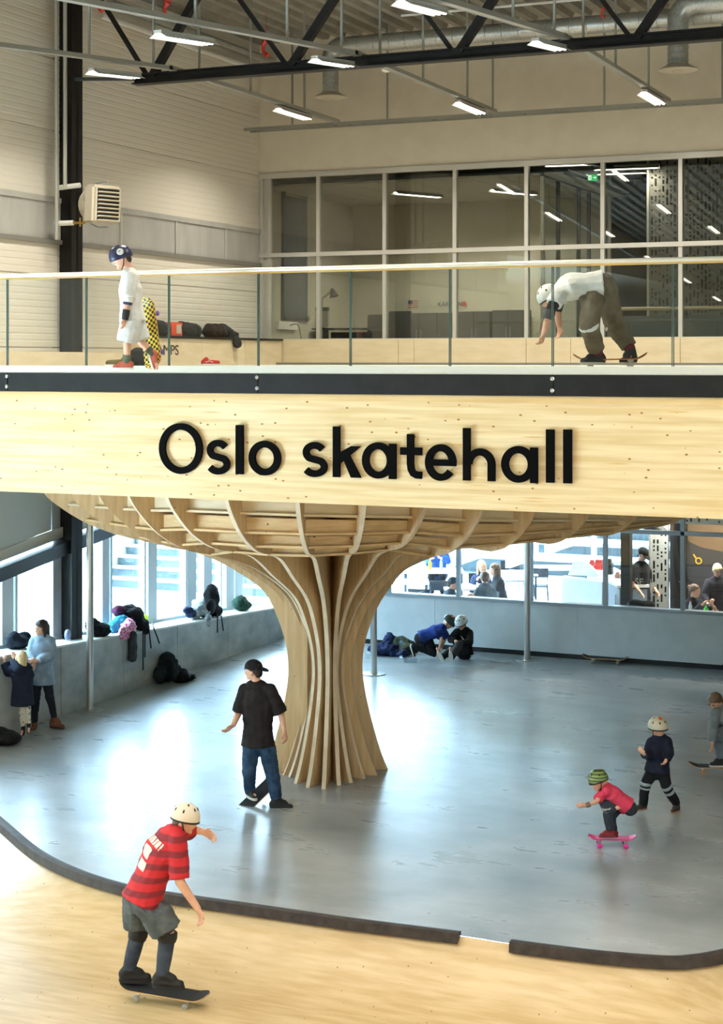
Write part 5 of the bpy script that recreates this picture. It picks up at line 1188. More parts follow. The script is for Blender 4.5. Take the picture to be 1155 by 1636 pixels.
t, P, H = person('child in a white vented helmet and black hoodie sitting against the white parapet', 29.3,
 dict(head=(737,995,0), neck=(741,1004,.05), shl=(728,1009,.0), shr=(752,1011,.1), chest=(741,1018,.08), pelvis=(741,1040,.1), ell=(720,1022,-.02), wrl=(728,1024,-.25), elr=(750,1027,-.1), wrr=(734,1027,-.28),
  hpl=(736,1041,.0), hpr=(744,1043,.0), knl=(721,1040,-.5), anl=(706,1050,-.85), tol=(698,1036,-.9), knr=(733,1030,-.4), anr=(721,1051,-.9), tor=(719,1035,-.95)),
 hs=.98, s=.78, face=(-.5,-.55,.65), up=(-.25,.9,.2), top=(BLKC,1.9,.03,.05,'hoodie'), bottom=(fab('jeans_black', (32,34,40), var=5),1.95,.02), shoes=(BLKC, RUBW), helmet=(mat('helmet_white_gloss', (222,224,224), .3), 'white helmet with dark vents'), voxel=.014, face_on=False, feet={'l':(.2,.35,-.9),'r':(.1,.35,-.9)})
decal(part_of(t, 'hoodie'), P['chest']+cdir(-.1,.1,1)*.2, cdir(1,0,0)*.035, cdir(0,1,0)*.03, 'chest_mark', WH, n=3)
# ================================================================= exterior seen through the glazing
m = MB(); m.prism([(-15,10,.3),(-45,10,.3),(-45,34,.3),(-15,34,.3)], (0,0,.2)); tag(m.build('outdoor_ground', EXTWHITE), 'pale paving outside the left windows', 'ground')
m = MB(); m.box(-22, -21.6, 14, 31, .5, 3.4); tag(m.build('outdoor_wall', EXTWHITE), 'pale concrete retaining wall outside the left windows', 'wall')
S = thing('outdoor_stairs', 'grey blue concrete stairs with pale treads outside the left windows', 'stairs', (-18, 30, .5))
for i in range(12):
    m = MB(); m.box(-19.2, -15.2, 30+.34*i, 34.3, .5+.19*i, .5+.19*(i+1)-.03); m.build('riser', EXTBLUE, S)
    m = MB(); m.box(-19.22, -15.2, 29.97+.34*i, 30.36+.34*i, .5+.19*(i+1)-.03, .5+.19*(i+1)); m.build('tread', EXTWHITE, S)
m = MB(); m.prism([(-19.5,29.8,.5),(-19.5,34.4,.5),(-19.5,34.4,3.6),(-19.5,29.8,1.2)], (.28,0,0)); m.build('stair_wall', EXTWHITE, S)
TS = thing('outdoor_terrace', 'broad outdoor seating terraces beyond the cafe windows', 'terrace', (-8, 40, 0))
zz = 0; yy = 39.3
for i, (dy, dz) in enumerate(((1.0,.42),(1.1,.3),(1.4,.32),(1.8,.34),(2.2,.4),(2.6,.45),(3,.5))):
    m = MB(); m.box(-22, 12, yy, yy+dy+.1, zz-.3 if i else -.3, zz+dz-.09); m.build('terrace_riser', EXTBLUE, TS)
    m = MB(); m.box(-22, 12, yy-.05, yy+dy, zz+dz-.09, zz+dz); m.build('terrace_seat', EXTWHITE, TS); yy += dy; zz += dz
m = MB(); m.box(-22, 12, yy, yy+12, -.3, zz); m.build('terrace_bank', EXTWHITE, TS)
# ================================================================= cafe
CF = mat('cafe_floor', (226,228,228), .4); m = MB(); m.box(-14, 8.8, YB+.15, 39.2, -.2, .004); st(m.build('floor', CF), 'pale cafe floor')
W7 = struct('window_7', 'rear cafe windows towards the outdoor terraces')
for i in range(9):
    x = -15.2+i*2.1; m = MB(); m.box(x-.05, x+.05, 39.0, 39.15, 0, 3.2); m.build('mullion', WF, W7)
    m = MB(); m.box(x+.05, x+2.05, 39.06, 39.075, 0, 3.2); m.build('pane', GLASS, W7)
WOODT = mat('table_white', (236,238,238), .35); CHB = mat('chair_black_blue', (34,44,56), .5); LEGM = mat('leg_dark_metal', (52,66,78), .4, .5)
def table(c, w_, d_, label, hgt=.74, rot=0.):
    t = thing('cafe_table', label, 'table', c, Matrix.Rotation(rot, 3, 'Z'), group='white cafe tables')
    m = MB(); m.box(-w_/2, w_/2, -d_/2, d_/2, hgt-.03, hgt); m.build('table_top', WOODT, t, local=True)
    for sx in (-1,1):
        for sy in (-1,1):
            m = MB(); m.box(sx*(w_/2-.05)-.02, sx*(w_/2-.05)+.02, sy*(d_/2-.05)-.02, sy*(d_/2-.05)+.02, 0, hgt-.03); m.build('leg', LEGM, t, local=True)
    return t
def chair(c, rot, label):
    t = thing('cafe_chair', label, 'chair', c, Matrix.Rotation(rot, 3, 'Z'), group='black cafe chairs')
    m = MB(); m.box(-.21,.21,-.2,.2,.44,.46); m.build('seat', CHB, t, local=True, bevel=.008)
    n = 8; vs = []
    for i in range(n+1):
        a = -1+2*i/n; y = .2+.035*(1-a*a)
        vs += [(a*.22,y,.66),(a*.22,y+.012,.66),(a*.22,y+.03,.86),(a*.22,y+.018,.86)]
    m = MB(); m.add(vs, [(4*k+j,4*k+(j+1)%4,4*k+4+(j+1)%4,4*k+4+j) for k in range(n) for j in range(4)]+[(0,1,2,3),(4*n,4*n+1,4*n+2,4*n+3)]); m.build('backrest', CHB, t, local=True)
    for sx in (-1,1):
        m = MB(); m.tube([(sx*.19,-.18,.44),(sx*.22,-.21,0)], .01, 6); m.build('leg', LEGM, t, local=True)
        m = MB(); m.tube([(sx*.2,.23,.8),(sx*.19,.19,.44),(sx*.22,.24,0)], .01, 6); m.build('leg', LEGM, t, local=True)
    return t
yaw = YAW
def fp(px, D, z=0): 
    p = at(px, HY, D); p.z = z; return p
table(fp(692,36), 1.3, .8, 'white cafe table with bottles under the man in the blue jacket', rot=yaw)
table(fp(748,33.4), 1.0, .8, 'white cafe table between the chatting girls and the man in the grey sweater', rot=yaw)
table(fp(816,35.6), 1.1, .8, 'empty white cafe table behind the dark haired girl', rot=yaw)
table(fp(650,34.2), .9, .7, 'white cafe table half hidden by the mushroom column', rot=yaw)
table(fp(893,36.5), 1.4, .8, 'empty white cafe table behind the black chair at the steel post', rot=yaw)
for px, D, r, lb in ((673,32.4,yaw+2.9,'black cafe chair nearest the mushroom column'),(700,33.6,yaw+3.3,'black cafe chair in front of the bottle table'),(690,31.6,yaw+1.2,'black cafe chair close to the window left of the mullion'),
    (819,36.5,yaw+.2,'black cafe chair behind the empty table with its back to the terrace'),(808,32.0,yaw+1.9,'black cafe chair under the dark haired girl'),(872,32.6,yaw+1.5,'black cafe chair standing free right of the steel post'),(860,35.6,yaw+3.0,'black cafe chair pushed up to the far empty table'),(774,31.1,yaw+3.1,'black cafe chair under the man in the grey sweater'),(768,34.3,yaw+.1,'black cafe chair under the blond girl'),(697,37.2,yaw,'black cafe chair under the man in the blue jacket')):
    chair(fp(px, D), r, lb)
def seated(label, px, D, hz, face, top, hair=None, hat=None, lean=0., arms=None, hs=1.0, s=.92, bot=None, helmet=None, wz=.81):
    """seated figure: head at pixel px, head height hz (m), facing given camera-relative direction"""
    k = F/D; y = lambda z: HY+(EYE-z)*k; fx, fu, ft = face; L = math.hypot(fx, ft) or 1; fx, ft = fx/L, ft/L; rx, rt_ = ft, -fx   # person's side vector
    def q(f_, sd, z): return (px+(fx*(f_-.06-lean)+rx*sd)*k, y(z), -(ft*(f_-.06-lean)+rt_*sd))
    pz = .52; J = dict(head=(px, y(hz), 0), neck=q(.0-lean*.0,0,hz-.16), shl=q(-.03,-.17*s,hz-.25), shr=q(-.03,.17*s,hz-.25), pelvis=q(-.08-lean,0,pz), hpl=q(-.05-lean,-.09,pz-.01), hpr=q(-.05-lean,.09,pz-.01), knl=q(.34,-.12,.5), knr=q(.34,.12,.5), anl=q(.36,-.12,.1), anr=q(.36,.12,.1), tol=q(.5,-.12,.04), tor=q(.5,.12,.04))
    J['neck'] = (px-fx*.04*k, y(hz-.15), ft*.04)
    J['ell'] = q(.12,-.24*s,hz-.48); J['elr'] = q(.12,.24*s,hz-.48); J['wrl'] = q(.33,-.12,max(hz-.42,wz)); J['wrr'] = q(.33,.10,max(hz-.42,wz))
    if arms: J.update(arms)
    return person(label, D, J, hs=hs, s=s, face=(fx, fu, ft), top=top, bottom=bot or (BLKC,1.95,.02), shoes=(BLKC, RUBW), hair=hair, hat=hat, voxel=.018, helmet=helmet)
seated('man in a bright blue jacket at the far cafe table holding a bottle', 700, 36.9, 1.3, (-.1,-.1,1), (fab('jacket_blue', (44,78,138)),1.95,.03,.05,'jacket'), hair=(HAIRM,'short'))
seated('blond long haired girl in a navy jacket at the cafe table', 769, 33.9, 1.09, (.15,-.3,1), (fab('jacket_navy', (36,50,78)),1.95,.03,.05,'jacket'), hair=(HAIRB,'long'), s=.85)
seated('girl with long brown hair in a dark coat leaning over the cafe table', 790, 32.8, 1.16, (-.9,-.2,.1), (fab('coat_dark', (42,46,54), var=6),1.95,.03,.08,'coat'), hair=(HAIRM,'long'), s=.88)
seated('man seen from behind in a grey sweater at the cafe window', 774, 31.5, 1.17, (-.2,-.1,-1), (fab('sweater_grey', (92,104,112)),1.95,.03,.05,'sweater'), hair=(HAIRM,'short'))
seated('person in a grey cap half hidden by the cafe mullion', 724, 31.3, 1.08, (.9,-.3,.2), (fab('top_slate', (70,80,92)),1.95,.03,.05), hair=(HAIRD,'short'), hat=(fab('cap_grey', (70,78,86)),'back'))
def standing(label, px, D, hz, face, **k):
    kk = F/D; y = lambda z: HY+(EYE-z)*kk; fx, fu, ft = face; L = math.hypot(fx, ft); fx, ft = fx/L, ft/L; rx, rt_ = ft, -fx
    def q(f_, sd, z): return (px+(fx*f_+rx*sd)*kk, y(z), -(ft*f_+rt_*sd))
    h = hz/1.64
    J = dict(head=(px,y(hz),0), neck=q(-.05,0,hz-.16*h), shl=q(-.06,-.19,hz-.25*h), shr=q(-.06,.19,hz-.25*h), pelvis=q(-.07,0,hz-.71*h), ell=q(-.02,-.24,hz-.52*h), elr=q(-.02,.24,hz-.52*h), wrl=q(.16,-.2,hz-.68*h), wrr=q(.16,.2,hz-.68*h),
      hpl=q(-.07,-.09,hz-.75*h), hpr=q(-.07,.09,hz-.75*h), knl=q(-.04,-.1,.48*h), knr=q(-.04,.1,.48*h), anl=q(-.08,-.1,.09), anr=q(-.08,.1,.09), tol=q(.06,-.1,.04), tor=q(.06,.1,.04))
    J.update(k.pop('arms', {})); return person(label, D, J, face=(fx,fu,ft), voxel=.016, shoes=(BLKC, RUBW), **k)
t, P, H = standing('man in a black cap and black tee with white letters standing at the cafe counter', 1027, 30.75, 1.70, (.55,-.5,.65), top=(BLKC,.9,.03,.12), bottom=(BLKC,1.95,.02), hat=(BLKC,'front'), hair=(HAIRD,'short'))
text_mesh('shirt_lettering', 'SE', .17, frame_M(at(1021, 930, 30.45), cdir(1,0,.1), cdir(0,1,0)), WH, t, .002)
t, P, H = seated('woman with a hair bun in a dark top at the right cafe table', 1110, 29.8, 1.15, (.75,-.15,.6), (fab('top_dark_blue_sleeve', (34,38,52)),1.95,.03,.05), hair=(HAIRM,'bun'), wz=.9)
t, P, H = standing('blond boy in a dark long sleeved top looking down behind the right cafe table', 1146, 30.3, 1.46, (.1,-.6,.8), top=(fab('top_charcoal', (36,36,46), var=6),1.95,.025,.1), bottom=(BLKC,1.95,.02), hair=(HAIRB,'short'), s=.92)
t, P, H = seated('child in a white tee cut by the right frame edge at the cafe table', 1164, 29.8, 1.05, (-.9,-.2,.3), (TEEW,.9,.03,.05), hair=(HAIRM,'short'), s=.8)
for px, D in ((1090,30.4),(1180,30.4),(880,33.5),(740,33.5)):  # unseen lamps, added because the figures in the cafe came out dark
    luminaire(fp(px, D, 3.1), (1,0,0), 'added cafe fill lamp above the glazing, hidden by the deck', group='added cafe fill lamps')
# cafe furniture: faceted counter, wooden counter, column, screen, dark wall
FC = thing('faceted_counter', 'white faceted plywood counter behind the cafe window', 'counter', fp(925,31.3)); FW = mottled('facet_white', (214,220,220), (228,232,232), nscale=3, rough=.5)
a, b_, c_, d_ = at(897,921,31.2), at(962,930,30.2), at(966,928,31.0), at(902,919,31.9)
g = [V((p.x*.97+at(930,900,31.2).x*.03, p.y, 0)) for p in (a,b_,c_,d_)]
m = MB(); m.add([a,b_,c_,d_]+g, [(0,1,2,3),(4,5,6,7),(0,1,5),(0,5,4),(1,2,6,5),(2,3,7,6),(3,0,4,7)]); m.build('counter_base', FW, FC)
p1, p2 = at(916,897,31.6), at(937,896,31.3)
m = MB(); m.add([at(907,919,31.8), at(958,921,31.0), p2, p1, at(911,918,32.3), at(962,920,31.6)], [(0,1,2,3),(4,5,2,3),(0,4,3),(1,5,2),(0,1,5,4)]); m.build('facet_top', FW, FC)
BC = thing('bar_counter', 'wooden bar counter with grey cupboards receding behind the cafe column', 'counter', fp(985,31.4))
m = MB(); A_, B2 = at(966,906,32.6), at(1030,884,31.8); A_.z = B2.z = 1.12
m.bar(fp(958,33.2,1.12), fp(1012,30.6,1.12), .6, .05); m.build('counter_top', WOODT, BC)
for i in range(4):
    p = fp(958,33.2,.54)*(1-(i+.5)/4)+fp(1012,30.6,.54)*((i+.5)/4); dv = (fp(1012,30.6)-fp(958,33.2)).normalized(); sv = V((dv.y,-dv.x,0))
    m = MB(); m.obox(p, dv*.32, sv*.26, V((0,0,.53))); dd_ = m.build('cupboard_door', mat('cupboard_grey', (120,136,150), .5), BC)
    m = MB(); m.tube([p+sv*.28*s_+V((0,0,.2))+dv*.1 for s_ in (1,)]+[p+sv*.28+V((0,0,.4))+dv*.1], .012, 6); m.build('door_handle', STEEL, dd_)
for px, D, z, r, hh, mm_, lb, nm_ in ((957,32.9,1.14,.09,.2,RED,'red machine on the bar counter','coffee_grinder'),(946,32.2,1.3,.05,.12,RED,'small red box at the left end of the bar counter','tea_box'),(972,32.2,1.14,.08,.3,BLACK,'dark coffee machine on the bar counter','coffee_machine'),(987,31.6,1.14,.05,.12,mat('cup_tan',(170,130,110),.6),'tan paper cup stack on the bar counter','paper_cups')):
    c0 = fp(px, D, z); m = MB(); m.box(c0.x-r, c0.x+r, c0.y-r, c0.y+r, z, z+hh*.7); m.box(c0.x-r*.7, c0.x+r*.7, c0.y-r*.7, c0.y+r*.7, z+hh*.7, z+hh); tag(m.build(nm_, mm_, bevel=.008), lb, 'kitchenware')
CC = thing('cafe_column', 'dark steel column standing in the cafe beside the man in the black cap', 'column', fp(1001,30.3))
c0 = fp(1001,30.3); m = MB(); m.box(c0.x-.085, c0.x+.085, c0.y-.1, c0.y+.1, 0, 3.2); m.build('column_shaft', BLACK, CC); m = MB(); m.box(c0.x-.15, c0.x+.15, c0.y-.15, c0.y+.15, .004, .03); m.build('base_plate', BLACK, CC)
Yp = 30.4; perforated(on_y(1040,900,Yp).x, on_y(1068,900,Yp).x, .02, 3.18, Yp, 'tall perforated pale metal screen standing in the cafe', seed=9)
perforated(on_y(1080,840,29.6).x, on_y(1210,840,29.6).x, 2.36, 3.18, 29.6, 'perforated metal bulkhead hanging over the dark cafe wall', seed=12, name='perforated_bulkhead')
CW = struct('wall_right', 'dark painted cafe wall with a brown upper part')
Yw = 31.6; xa = on_y(1070,900,Yw).x
m = MB(); m.box(xa, 8, Yw, Yw+.1, 0, 3.2); m.build('wall_panel', mat('cafe_wall_black', (34,32,34), .7), CW)
pts = [V((xa, Yw-.006, 3.19)), V((8, Yw-.006, 3.19)), V((8, Yw-.006, 1.75)), V((on_y(1155,900,Yw).x, Yw-.006, 1.66)), V((on_y(1120,900,Yw).x, Yw-.006, 1.72)), V((on_y(1090,900,Yw).x, Yw-.006, 1.88)), V((xa, Yw-.006, 2.02))]
m = MB(); m.prism(pts, (0,.004,0)); m.build('brown_panel', mat('cafe_wall_brown', (96,72,46), .7), CW)
DRr = struct('door_1', 'black door in the dark cafe wall'); xd = on_y(1078,900,Yw).x
m = MB(); m.box(xd, xd+.25, Yw-.03, Yw-.008, 0, 2.3); m.build('door_leaf', BLACK, DRr); m = MB(); m.tube([(xd+.2,Yw-.06,1.05),(xd+.1,Yw-.06,1.05)], .01, 6); m.build('door_handle', STEEL, DRr)
em = on_y(1116, 896, Yw-.01); m = MB(); 
for k in range(16):
    a = 2*math.pi*k/16; b2 = 2*math.pi*(k+1)/16; m.bar(em+V((.055*math.cos(a),0,.055*math.sin(a))), em+V((.055*math.cos(b2),0,.055*math.sin(b2))), .022, .022, up=V((0,1,0)))
m.bar(em+V((-.05,0,.05)), em+V((-.1,0,.12)), .025, .02, up=V((0,1,0))); tag(m.build('ring_emblem', mat('emblem_yellow', (210,160,30), .5)), 'small yellow ring emblem on the dark cafe wall', 'emblem')
def bottle(c, label, col, capc, h=.24, r=.033, clear=False):
    t = thing('bottle', label, 'bottle', c, group='drink bottles'); m = MB(); m.lathe([(r*.9,0),(r,.01),(r,h*.62),(r*.45,h*.82),(r*.42,h*.95)], c, 14); m.build('bottle_body', col, t, smooth=True)
    m = MB(); m.lathe([(r*.48,h*.93),(r*.48,h)], c, 12); m.build('bottle_cap', capc, t); return t
table(fp(1135,29.08), 1.4, .45, 'cafe table at the window under the bottles', rot=yaw, hgt=.84)
bottle(fp(1103,29.05,.84), 'clear bottle with a red cap on the right window table', mat('bottle_clear', (200,206,208), .2), RED)
bottle(fp(1128,29.05,.84), 'small bright green bottle on the right window table', mat('bottle_green', (60,220,40), .3), mat('cap_green', (40,160,40), .4), h=.16, r=.04)
bottle(fp(687,36.1,.74), 'orange juice bottle on the far cafe table', mat('bottle_orange', (250,170,20), .3), WHITE)
bottle(fp(705,36.1,.74), 'pale blue water bottle on the far cafe table', mat('bottle_pale_blue', (150,200,225), .2), WHITE)
bag('black holdall standing on the cafe stool behind the window beside the perforated screen', [cap(at(1012,969,29.3),.13,at(1036,970,29.3),.12)], BLKC, 'holdall', amp=.015)
stl = thing('stool', 'low cafe stool under the black holdall', 'stool', fp(1024,29.3)); c0 = fp(1024,29.3)
m = MB(); m.lathe([(.2,.78),(.2,.81)], c0, 18); m.build('seat', CHB, stl)
for k in range(3):
    a = k*2.1; m = MB(); m.tube([c0+V((.15*math.cos(a),.15*math.sin(a),.78)), c0+V((.22*math.cos(a),.22*math.sin(a),0))], .012, 6); m.build('leg', LEGM, stl)
PL = thing('pendant_lamp', 'black dome pendant lamp hanging over the cafe counter', 'lamp', at(1046,848,30)); c0 = at(1046,849,30.0)
m = MB(); m.lathe([(.03,.16),(.1,.13),(.19,.06),(.24,0),(.235,0),(.17,.05)], c0, 24); m.build('lamp_shade', BLACK, PL, smooth=True); m = MB(); m.tube([c0+V((0,0,.15)), V((c0.x,c0.y,3.2))], .006, 6); m.build('cord', BLACK, PL)
# ================================================================= bags and clothes
def blob(px, py, D, rx, ry=None, rz=None): return elo(at(px,py,D), (rx, ry or rx, rz or rx))
def straps(lst, D, r=.011): 
    out = []
    for pts in lst:
        m = MB(); m.tube([at(x,y,D+(z[0] if z else 0)) for x,y,*z in pts], r, 6); out.append(('strap', m, RUBB))
    return out
DG = fab('backpack_dark_green', (34,44,46), var=6); PU = fab('jacket_plum', (84,40,70)); TEAL = fab('jacket_teal', (60,150,176)); PINKC = mottled('plaid_pink', (206,70,130), (240,200,220), nscale=30, rough=.9, lo=.45, hi=.55)
bag('large dark backpack leaning on the concrete wall on the floor', [cap(flr(266,1089)+V((0,0,.17)),.17,flr(267,1089)+V((0,0,.36)),.14), elo(flr(256,1093)+V((0,0,.15)), (.12,.1,.15)), elo(flr(278,1092)+V((0,0,.22)), (.08,.1,.2))], DG, voxel=.018, amp=.015, details=straps([[(272,1052),(280,1062),(281,1088)],[(262,1054),(268,1049),(274,1053)]], flr(268,1088).y*0+27.1))
bag('black jacket heap beside the large backpack on the floor', [elo(flr(290,1090)+V((0,0,.1)), (.16,.14,.12)), elo(flr(302,1086)+V((0,0,.05)), (.14,.12,.05)), elo(flr(284,1088)+V((0,0,.17)), (.07,.07,.1))], BLKC, 'jacket_heap', 'clothes', amp=.03)
bag('black bag lying on the floor in the lower left corner by the concrete wall', [elo(flr(10,1190)+V((0,0,.1)), (.22,.2,.1)), elo(flr(-8,1190)+V((0,0,.12)), (.2,.2,.13))], BLKC, 'holdall', amp=.02)
def led(px, py_off=0, back=.2):       # point on the ledge top under pixel px
    X_ = XL-back; r = (px-HX)/F; D = X_/(r*CA-SA); p = V((X_, r*D*SA+D*CA, 0)); p.z = led_z(p.y); return p
def ledbag(label, items, m, name='backpack', cat='bag', amp=.02, det=None, seed=1, voxel=.018):
    return bag(label, [elo(led(px, back=bk)+V((0,0,z)), r) for px, bk, z, r in items], m, name, cat, voxel, amp, seed=seed, details=det)
def hang(px, z0, L_, off=.03, r=.012, dx=0):
    p = led(px, back=-.02); m = MB(); m.tube([led(px, back=.15)+V((0,0,z0)), p+V((off,0,.03)), p+V((off,dx,-L_*.6)), p+V((off,dx*1.5,-L_))], r, 6); return ('strap', m, RUBB)
ledbag('black rucksack on the ledge behind the woman in denim', [(28,.3,.1,(.16,.22,.1)),(22,.3,.16,(.12,.14,.1)),(38,.3,.12,(.12,.12,.12))], fab('rucksack_blue_black', (26,32,42), var=5))
ledbag('small white and blue carton on the ledge beside the dark column', [(108,.25,.09,(.05,.06,.09))], mat('carton_blue_white', (140,150,190), .5), 'drink_carton', 'carton', amp=0)
ledbag('black coat bundle on the ledge right of the first steel post', [(158,.2,.1,(.16,.22,.11)),(148,.25,.17,(.1,.14,.12)),(166,.12,.06,(.1,.12,.06))], BLKC, 'coat_bundle', 'clothes', amp=.035)
ledbag('teal jacket bundle on the ledge', [(186,.28,.1,(.14,.2,.11)),(194,.2,.16,(.12,.12,.13)),(178,.3,.05,(.12,.14,.06))], TEAL, 'jacket_bundle', 'clothes', amp=.035, seed=4)
ledbag('pink and white checked shirt spilling over the ledge beside the black backpack', [(203,.12,.12,(.12,.14,.11)),(198,.0,.02,(.06,.16,.12)),(206,.02,.1,(.1,.14,.12))], PINKC, 'checked_shirt', 'clothes', amp=.03, seed=6)
ledbag('black backpack slumped on the ledge with long straps hanging down the wall', [(213,.2,.22,(.17,.22,.16)),(206,.28,.3,(.13,.16,.12)),(224,.1,.1,(.14,.18,.1)),(230,.04,.02,(.08,.14,.1))], fab('backpack_black', (28,28,32), var=4), det=[hang(226,.15,.62),hang(229,.12,.42),hang(235,.1,.3,dx=.05),hang(243,.1,.25,dx=.12)], seed=8)
m_ = [cap(led(212,back=-.07)+V((0,0,-.02)),.07,led(212,back=-.07)+V((0,0,-.38)),.075)]
bag('dark grey rolled sleeve hanging from the ledge under the checked shirt', m_, fab('sleeve_dark_grey', (62,66,70)), 'hanging_sleeve', 'clothes', amp=.012)
ledbag('purple hat on top of the clothes on the ledge', [(190,.3,.33,(.1,.14,.09))], PU, 'purple_hat', 'hat', amp=.02)
ledbag('yellow green ball on the ledge against the window', [(231,.5,.1,(.07,.07,.07))], mat('ball_lime', (190,220,40), .4), 'ball', 'ball', amp=0)
ledbag('grey and white hooded jacket heap on the ledge beside the upright backpack', [(312,.25,.1,(.14,.26,.1)),(318,.22,.22,(.12,.14,.13)),(326,.16,.14,(.12,.14,.13)),(332,.02,-.02,(.06,.08,.12))], mottled('jacket_pale_grey', (196,204,208), (120,132,140), nscale=7, rough=.9), 'jacket_heap', 'clothes', amp=.04, seed=9)
ledbag('navy shoe heap at the left of the pale jacket on the ledge', [(300,.25,.17,(.08,.14,.06)),(306,.2,.1,(.07,.16,.06))], fab('navy_cloth', (30,40,70)), 'scarf', 'clothes', amp=.02)
ledbag('upright black backpack on the ledge at the window with straps hanging down', [(338,.2,.3,(.13,.19,.28)),(338,.2,.12,(.15,.2,.13)),(346,.1,.1,(.09,.16,.1))], MATS['backpack_black'], det=[hang(345,.08,.25),hang(351,.08,.24,dx=.05),('pocket', MB().ell(led(337,back=.06)+V((0,0,.2)), (.05,.15,.14)), BLKC)], seed=2)
ledbag('dark green rucksack on the ledge half hidden by the mushroom column', [(384,.25,.14,(.14,.2,.14)),(390,.2,.08,(.12,.2,.09))], fab('rucksack_green', (44,70,58), var=14), seed=5)
bag('navy blue coat heap on the floor at the parapet beside the water bottle', [elo(flr(612,1046)+V((0,0,.1)), (.28,.2,.11)), elo(flr(622,1042)+V((0,0,.2)), (.12,.12,.16)), elo(flr(634,1048)+V((0,0,.05)), (.25,.15,.06))], fab('coat_navy', (30,40,74), var=8), 'coat_heap', 'clothes', amp=.04, seed=3)
bag('olive and cream rucksack heap behind the water bottle', [elo(flr(640,1043)+V((0,0,.16)), (.22,.16,.14)), elo(flr(650,1044)+V((0,0,.12)), (.16,.16,.14))], mottled('rucksack_olive', (52,60,44), (120,116,92), nscale=8, rough=.9, lo=.5, hi=.7), 'rucksack', amp=.03, seed=7)
wb = flr(640,1050); bottle(wb, 'clear water bottle with a blue cap standing on the floor by the clothes', glass('bottle_glass', (.8,.9,.95), .2), mat('cap_blue', (40,110,200), .4), h=.28, r=.038)
wb = flr(646,1058); m = MB(); m.tube([wb+V((0,0,.035)), wb+cdir(1,0,.2)*.22+V((0,0,.035))], .036, 12); tag(m.build('lying_bottle', MATS['bottle_glass'], smooth=True), 'clear plastic bottle lying on the floor by the clothes', 'bottle')
c = flr(964, 1062); c = V((c.x, YB-.17, 0)); skateboard('black skateboard standing on its wheels along the white parapet', c, cdir(1,0,.35), (0,0,1), L=.82, W=.2, wheel_m=mat('wheel_olive', (160,150,110), .5), kick=.05)
c = flr(1157, 1076); bag('dark bag corner at the right frame edge by the parapet', [elo(c+V((.12,0,.12)), (.16,.14,.12))], BLKC, 'holdall', amp=.01)
# bench box with writing, holdalls, shoe on the deck
XBn = -14.08; BN = thing('storage_bench', 'pale plywood bench box with black top along the left wall of the deck', 'bench', (-14.3, 26, ZD))
yb0 = 23.6
for a, b_ in ((yb0,25.2),(25.2,26.8),(26.8,28.3)):
    m = MB(); m.box(XW+.05, XBn, a+.003, b_-.003, ZD, 5.66); m.build('plywood_side', PLY, BN)
m = MB(); m.box(XW+.05, XBn+.03, yb0, 28.3, 5.66, 5.70); m.build('bench_top', BLACK, BN)
text_mesh('lettering', 'RAMPS', .24, frame_M(on_x(264, 560, XBn+.004), (0,1,0), (0,0,1)), mat('print_black', (20,20,20), .6), BN, .002, sx=1.25)
m = MB(); m.box(XW+.05, -14.2, 17.5, yb0, ZD, 5.42); tag(m.build('low_plinth', PLY), 'low pale plinth along the left wall beyond the black column', 'plinth')
def bn(px, z, dx=-.22): p = on_x(px, 541, XBn+dx); p.z = 5.70+z; return p
HD = fab('holdall_black', (40,39,38), var=5)
bag('black holdall on the bench behind the boy with the chequered board', [cap(bn(250,.14),.14,bn(262,.12),.12)], HD, 'holdall', amp=.015, seed=3)
bag('black holdall on the bench right of the orange case', [cap(bn(290,.13),.14,bn(312,.1),.13)], HD, 'holdall', amp=.02, seed=4)
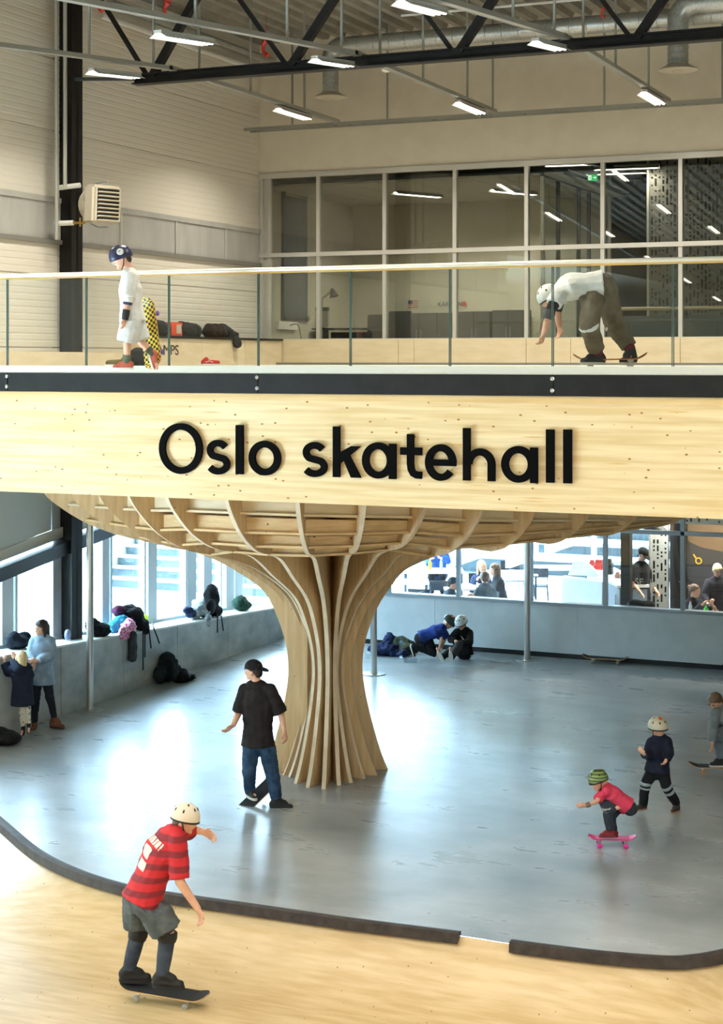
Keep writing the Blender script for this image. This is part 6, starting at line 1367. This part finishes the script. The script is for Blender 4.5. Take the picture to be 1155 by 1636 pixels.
bag('black holdall with one end hanging over the bench edge', [cap(bn(334,.11),.13,bn(358,.12),.13), cap(bn(362,.1),.11,bn(374,.02,-.02),.09), elo(bn(379,-.1,.06), (.07,.12,.1))], HD, 'holdall', amp=.02, seed=5)
p = bn(277,0); OCs = thing('orange_case', 'small orange case standing between the holdalls on the bench', 'case', p)
m = MB(); m.box(p.x-.07, p.x+.07, p.y-.2, p.y+.2, p.z, p.z+.24); m.build('case_body', mat('case_orange', (226,80,40), .5), OCs, bevel=.015); m = MB(); m.box(p.x+.07, p.x+.075, p.y-.02, p.y+.14, p.z+.05, p.z+.2); m.build('case_label', mat('label_pale', (200,190,170), .6), OCs)
def shoe(px, py, D, label, m_, d=(1,0,.2), s_=1.0, stripe=True):
    c = at(px,py,D); c.z = ZD; t = thing('sneaker', label, 'shoe', c); f_ = cdir(*d).normalized(); f_.z = 0; f_.normalize(); sd = f_.cross(V((0,0,1)))
    q = [cap(c-f_*.09*s_+V((0,0,.05)),.042*s_,c+f_*.11*s_+V((0,0,.045)),.034*s_), cap(c-f_*.1*s_+V((0,0,.05)),.04*s_,c-f_*.06*s_+V((0,0,.1)),.034*s_)]
    skin('upper', q, m_, t, .01); m = MB(); pts = [c+f_*.15*s_*math.cos(a)+sd*.048*s_*math.sin(a)+f_*.01 for a in [k*math.pi/8 for k in range(16)]]; m.prism(pts, (0,0,.028)); m.build('sole', RUBW, t)
    if stripe:
        for sg in (-1,1): m = MB(); m.tube([c-f_*.07+sd*sg*.044+V((0,0,.05)), c+f_*.0+sd*sg*.044+V((0,0,.075)), c+f_*.06+sd*sg*.041+V((0,0,.05))], .006, 5); m.build('side_stripe', RUBW, t)
shoe(336, 578, 27.0, 'red and white sneaker left on the deck before the bench', mat('suede_red', (186,40,34), .8), s_=1.15)
shoe(190, 579, 23.0, 'olive boot on the deck behind the boy in the navy helmet', fab('suede_olive', (96,84,54)), (-1,0,.3), 1.3, False)
p = at(221,575,22.5); p.z = ZD; bag('black helmet bag on the deck behind the legs of the boy in the navy helmet', [elo(p+V((0,0,.13)), (.14,.16,.13)), elo(p+V((.1,0,.07)), (.12,.1,.07))], BLKC, 'kit_bag', amp=.015)

bpy.data.scenes.remove(TMPS)
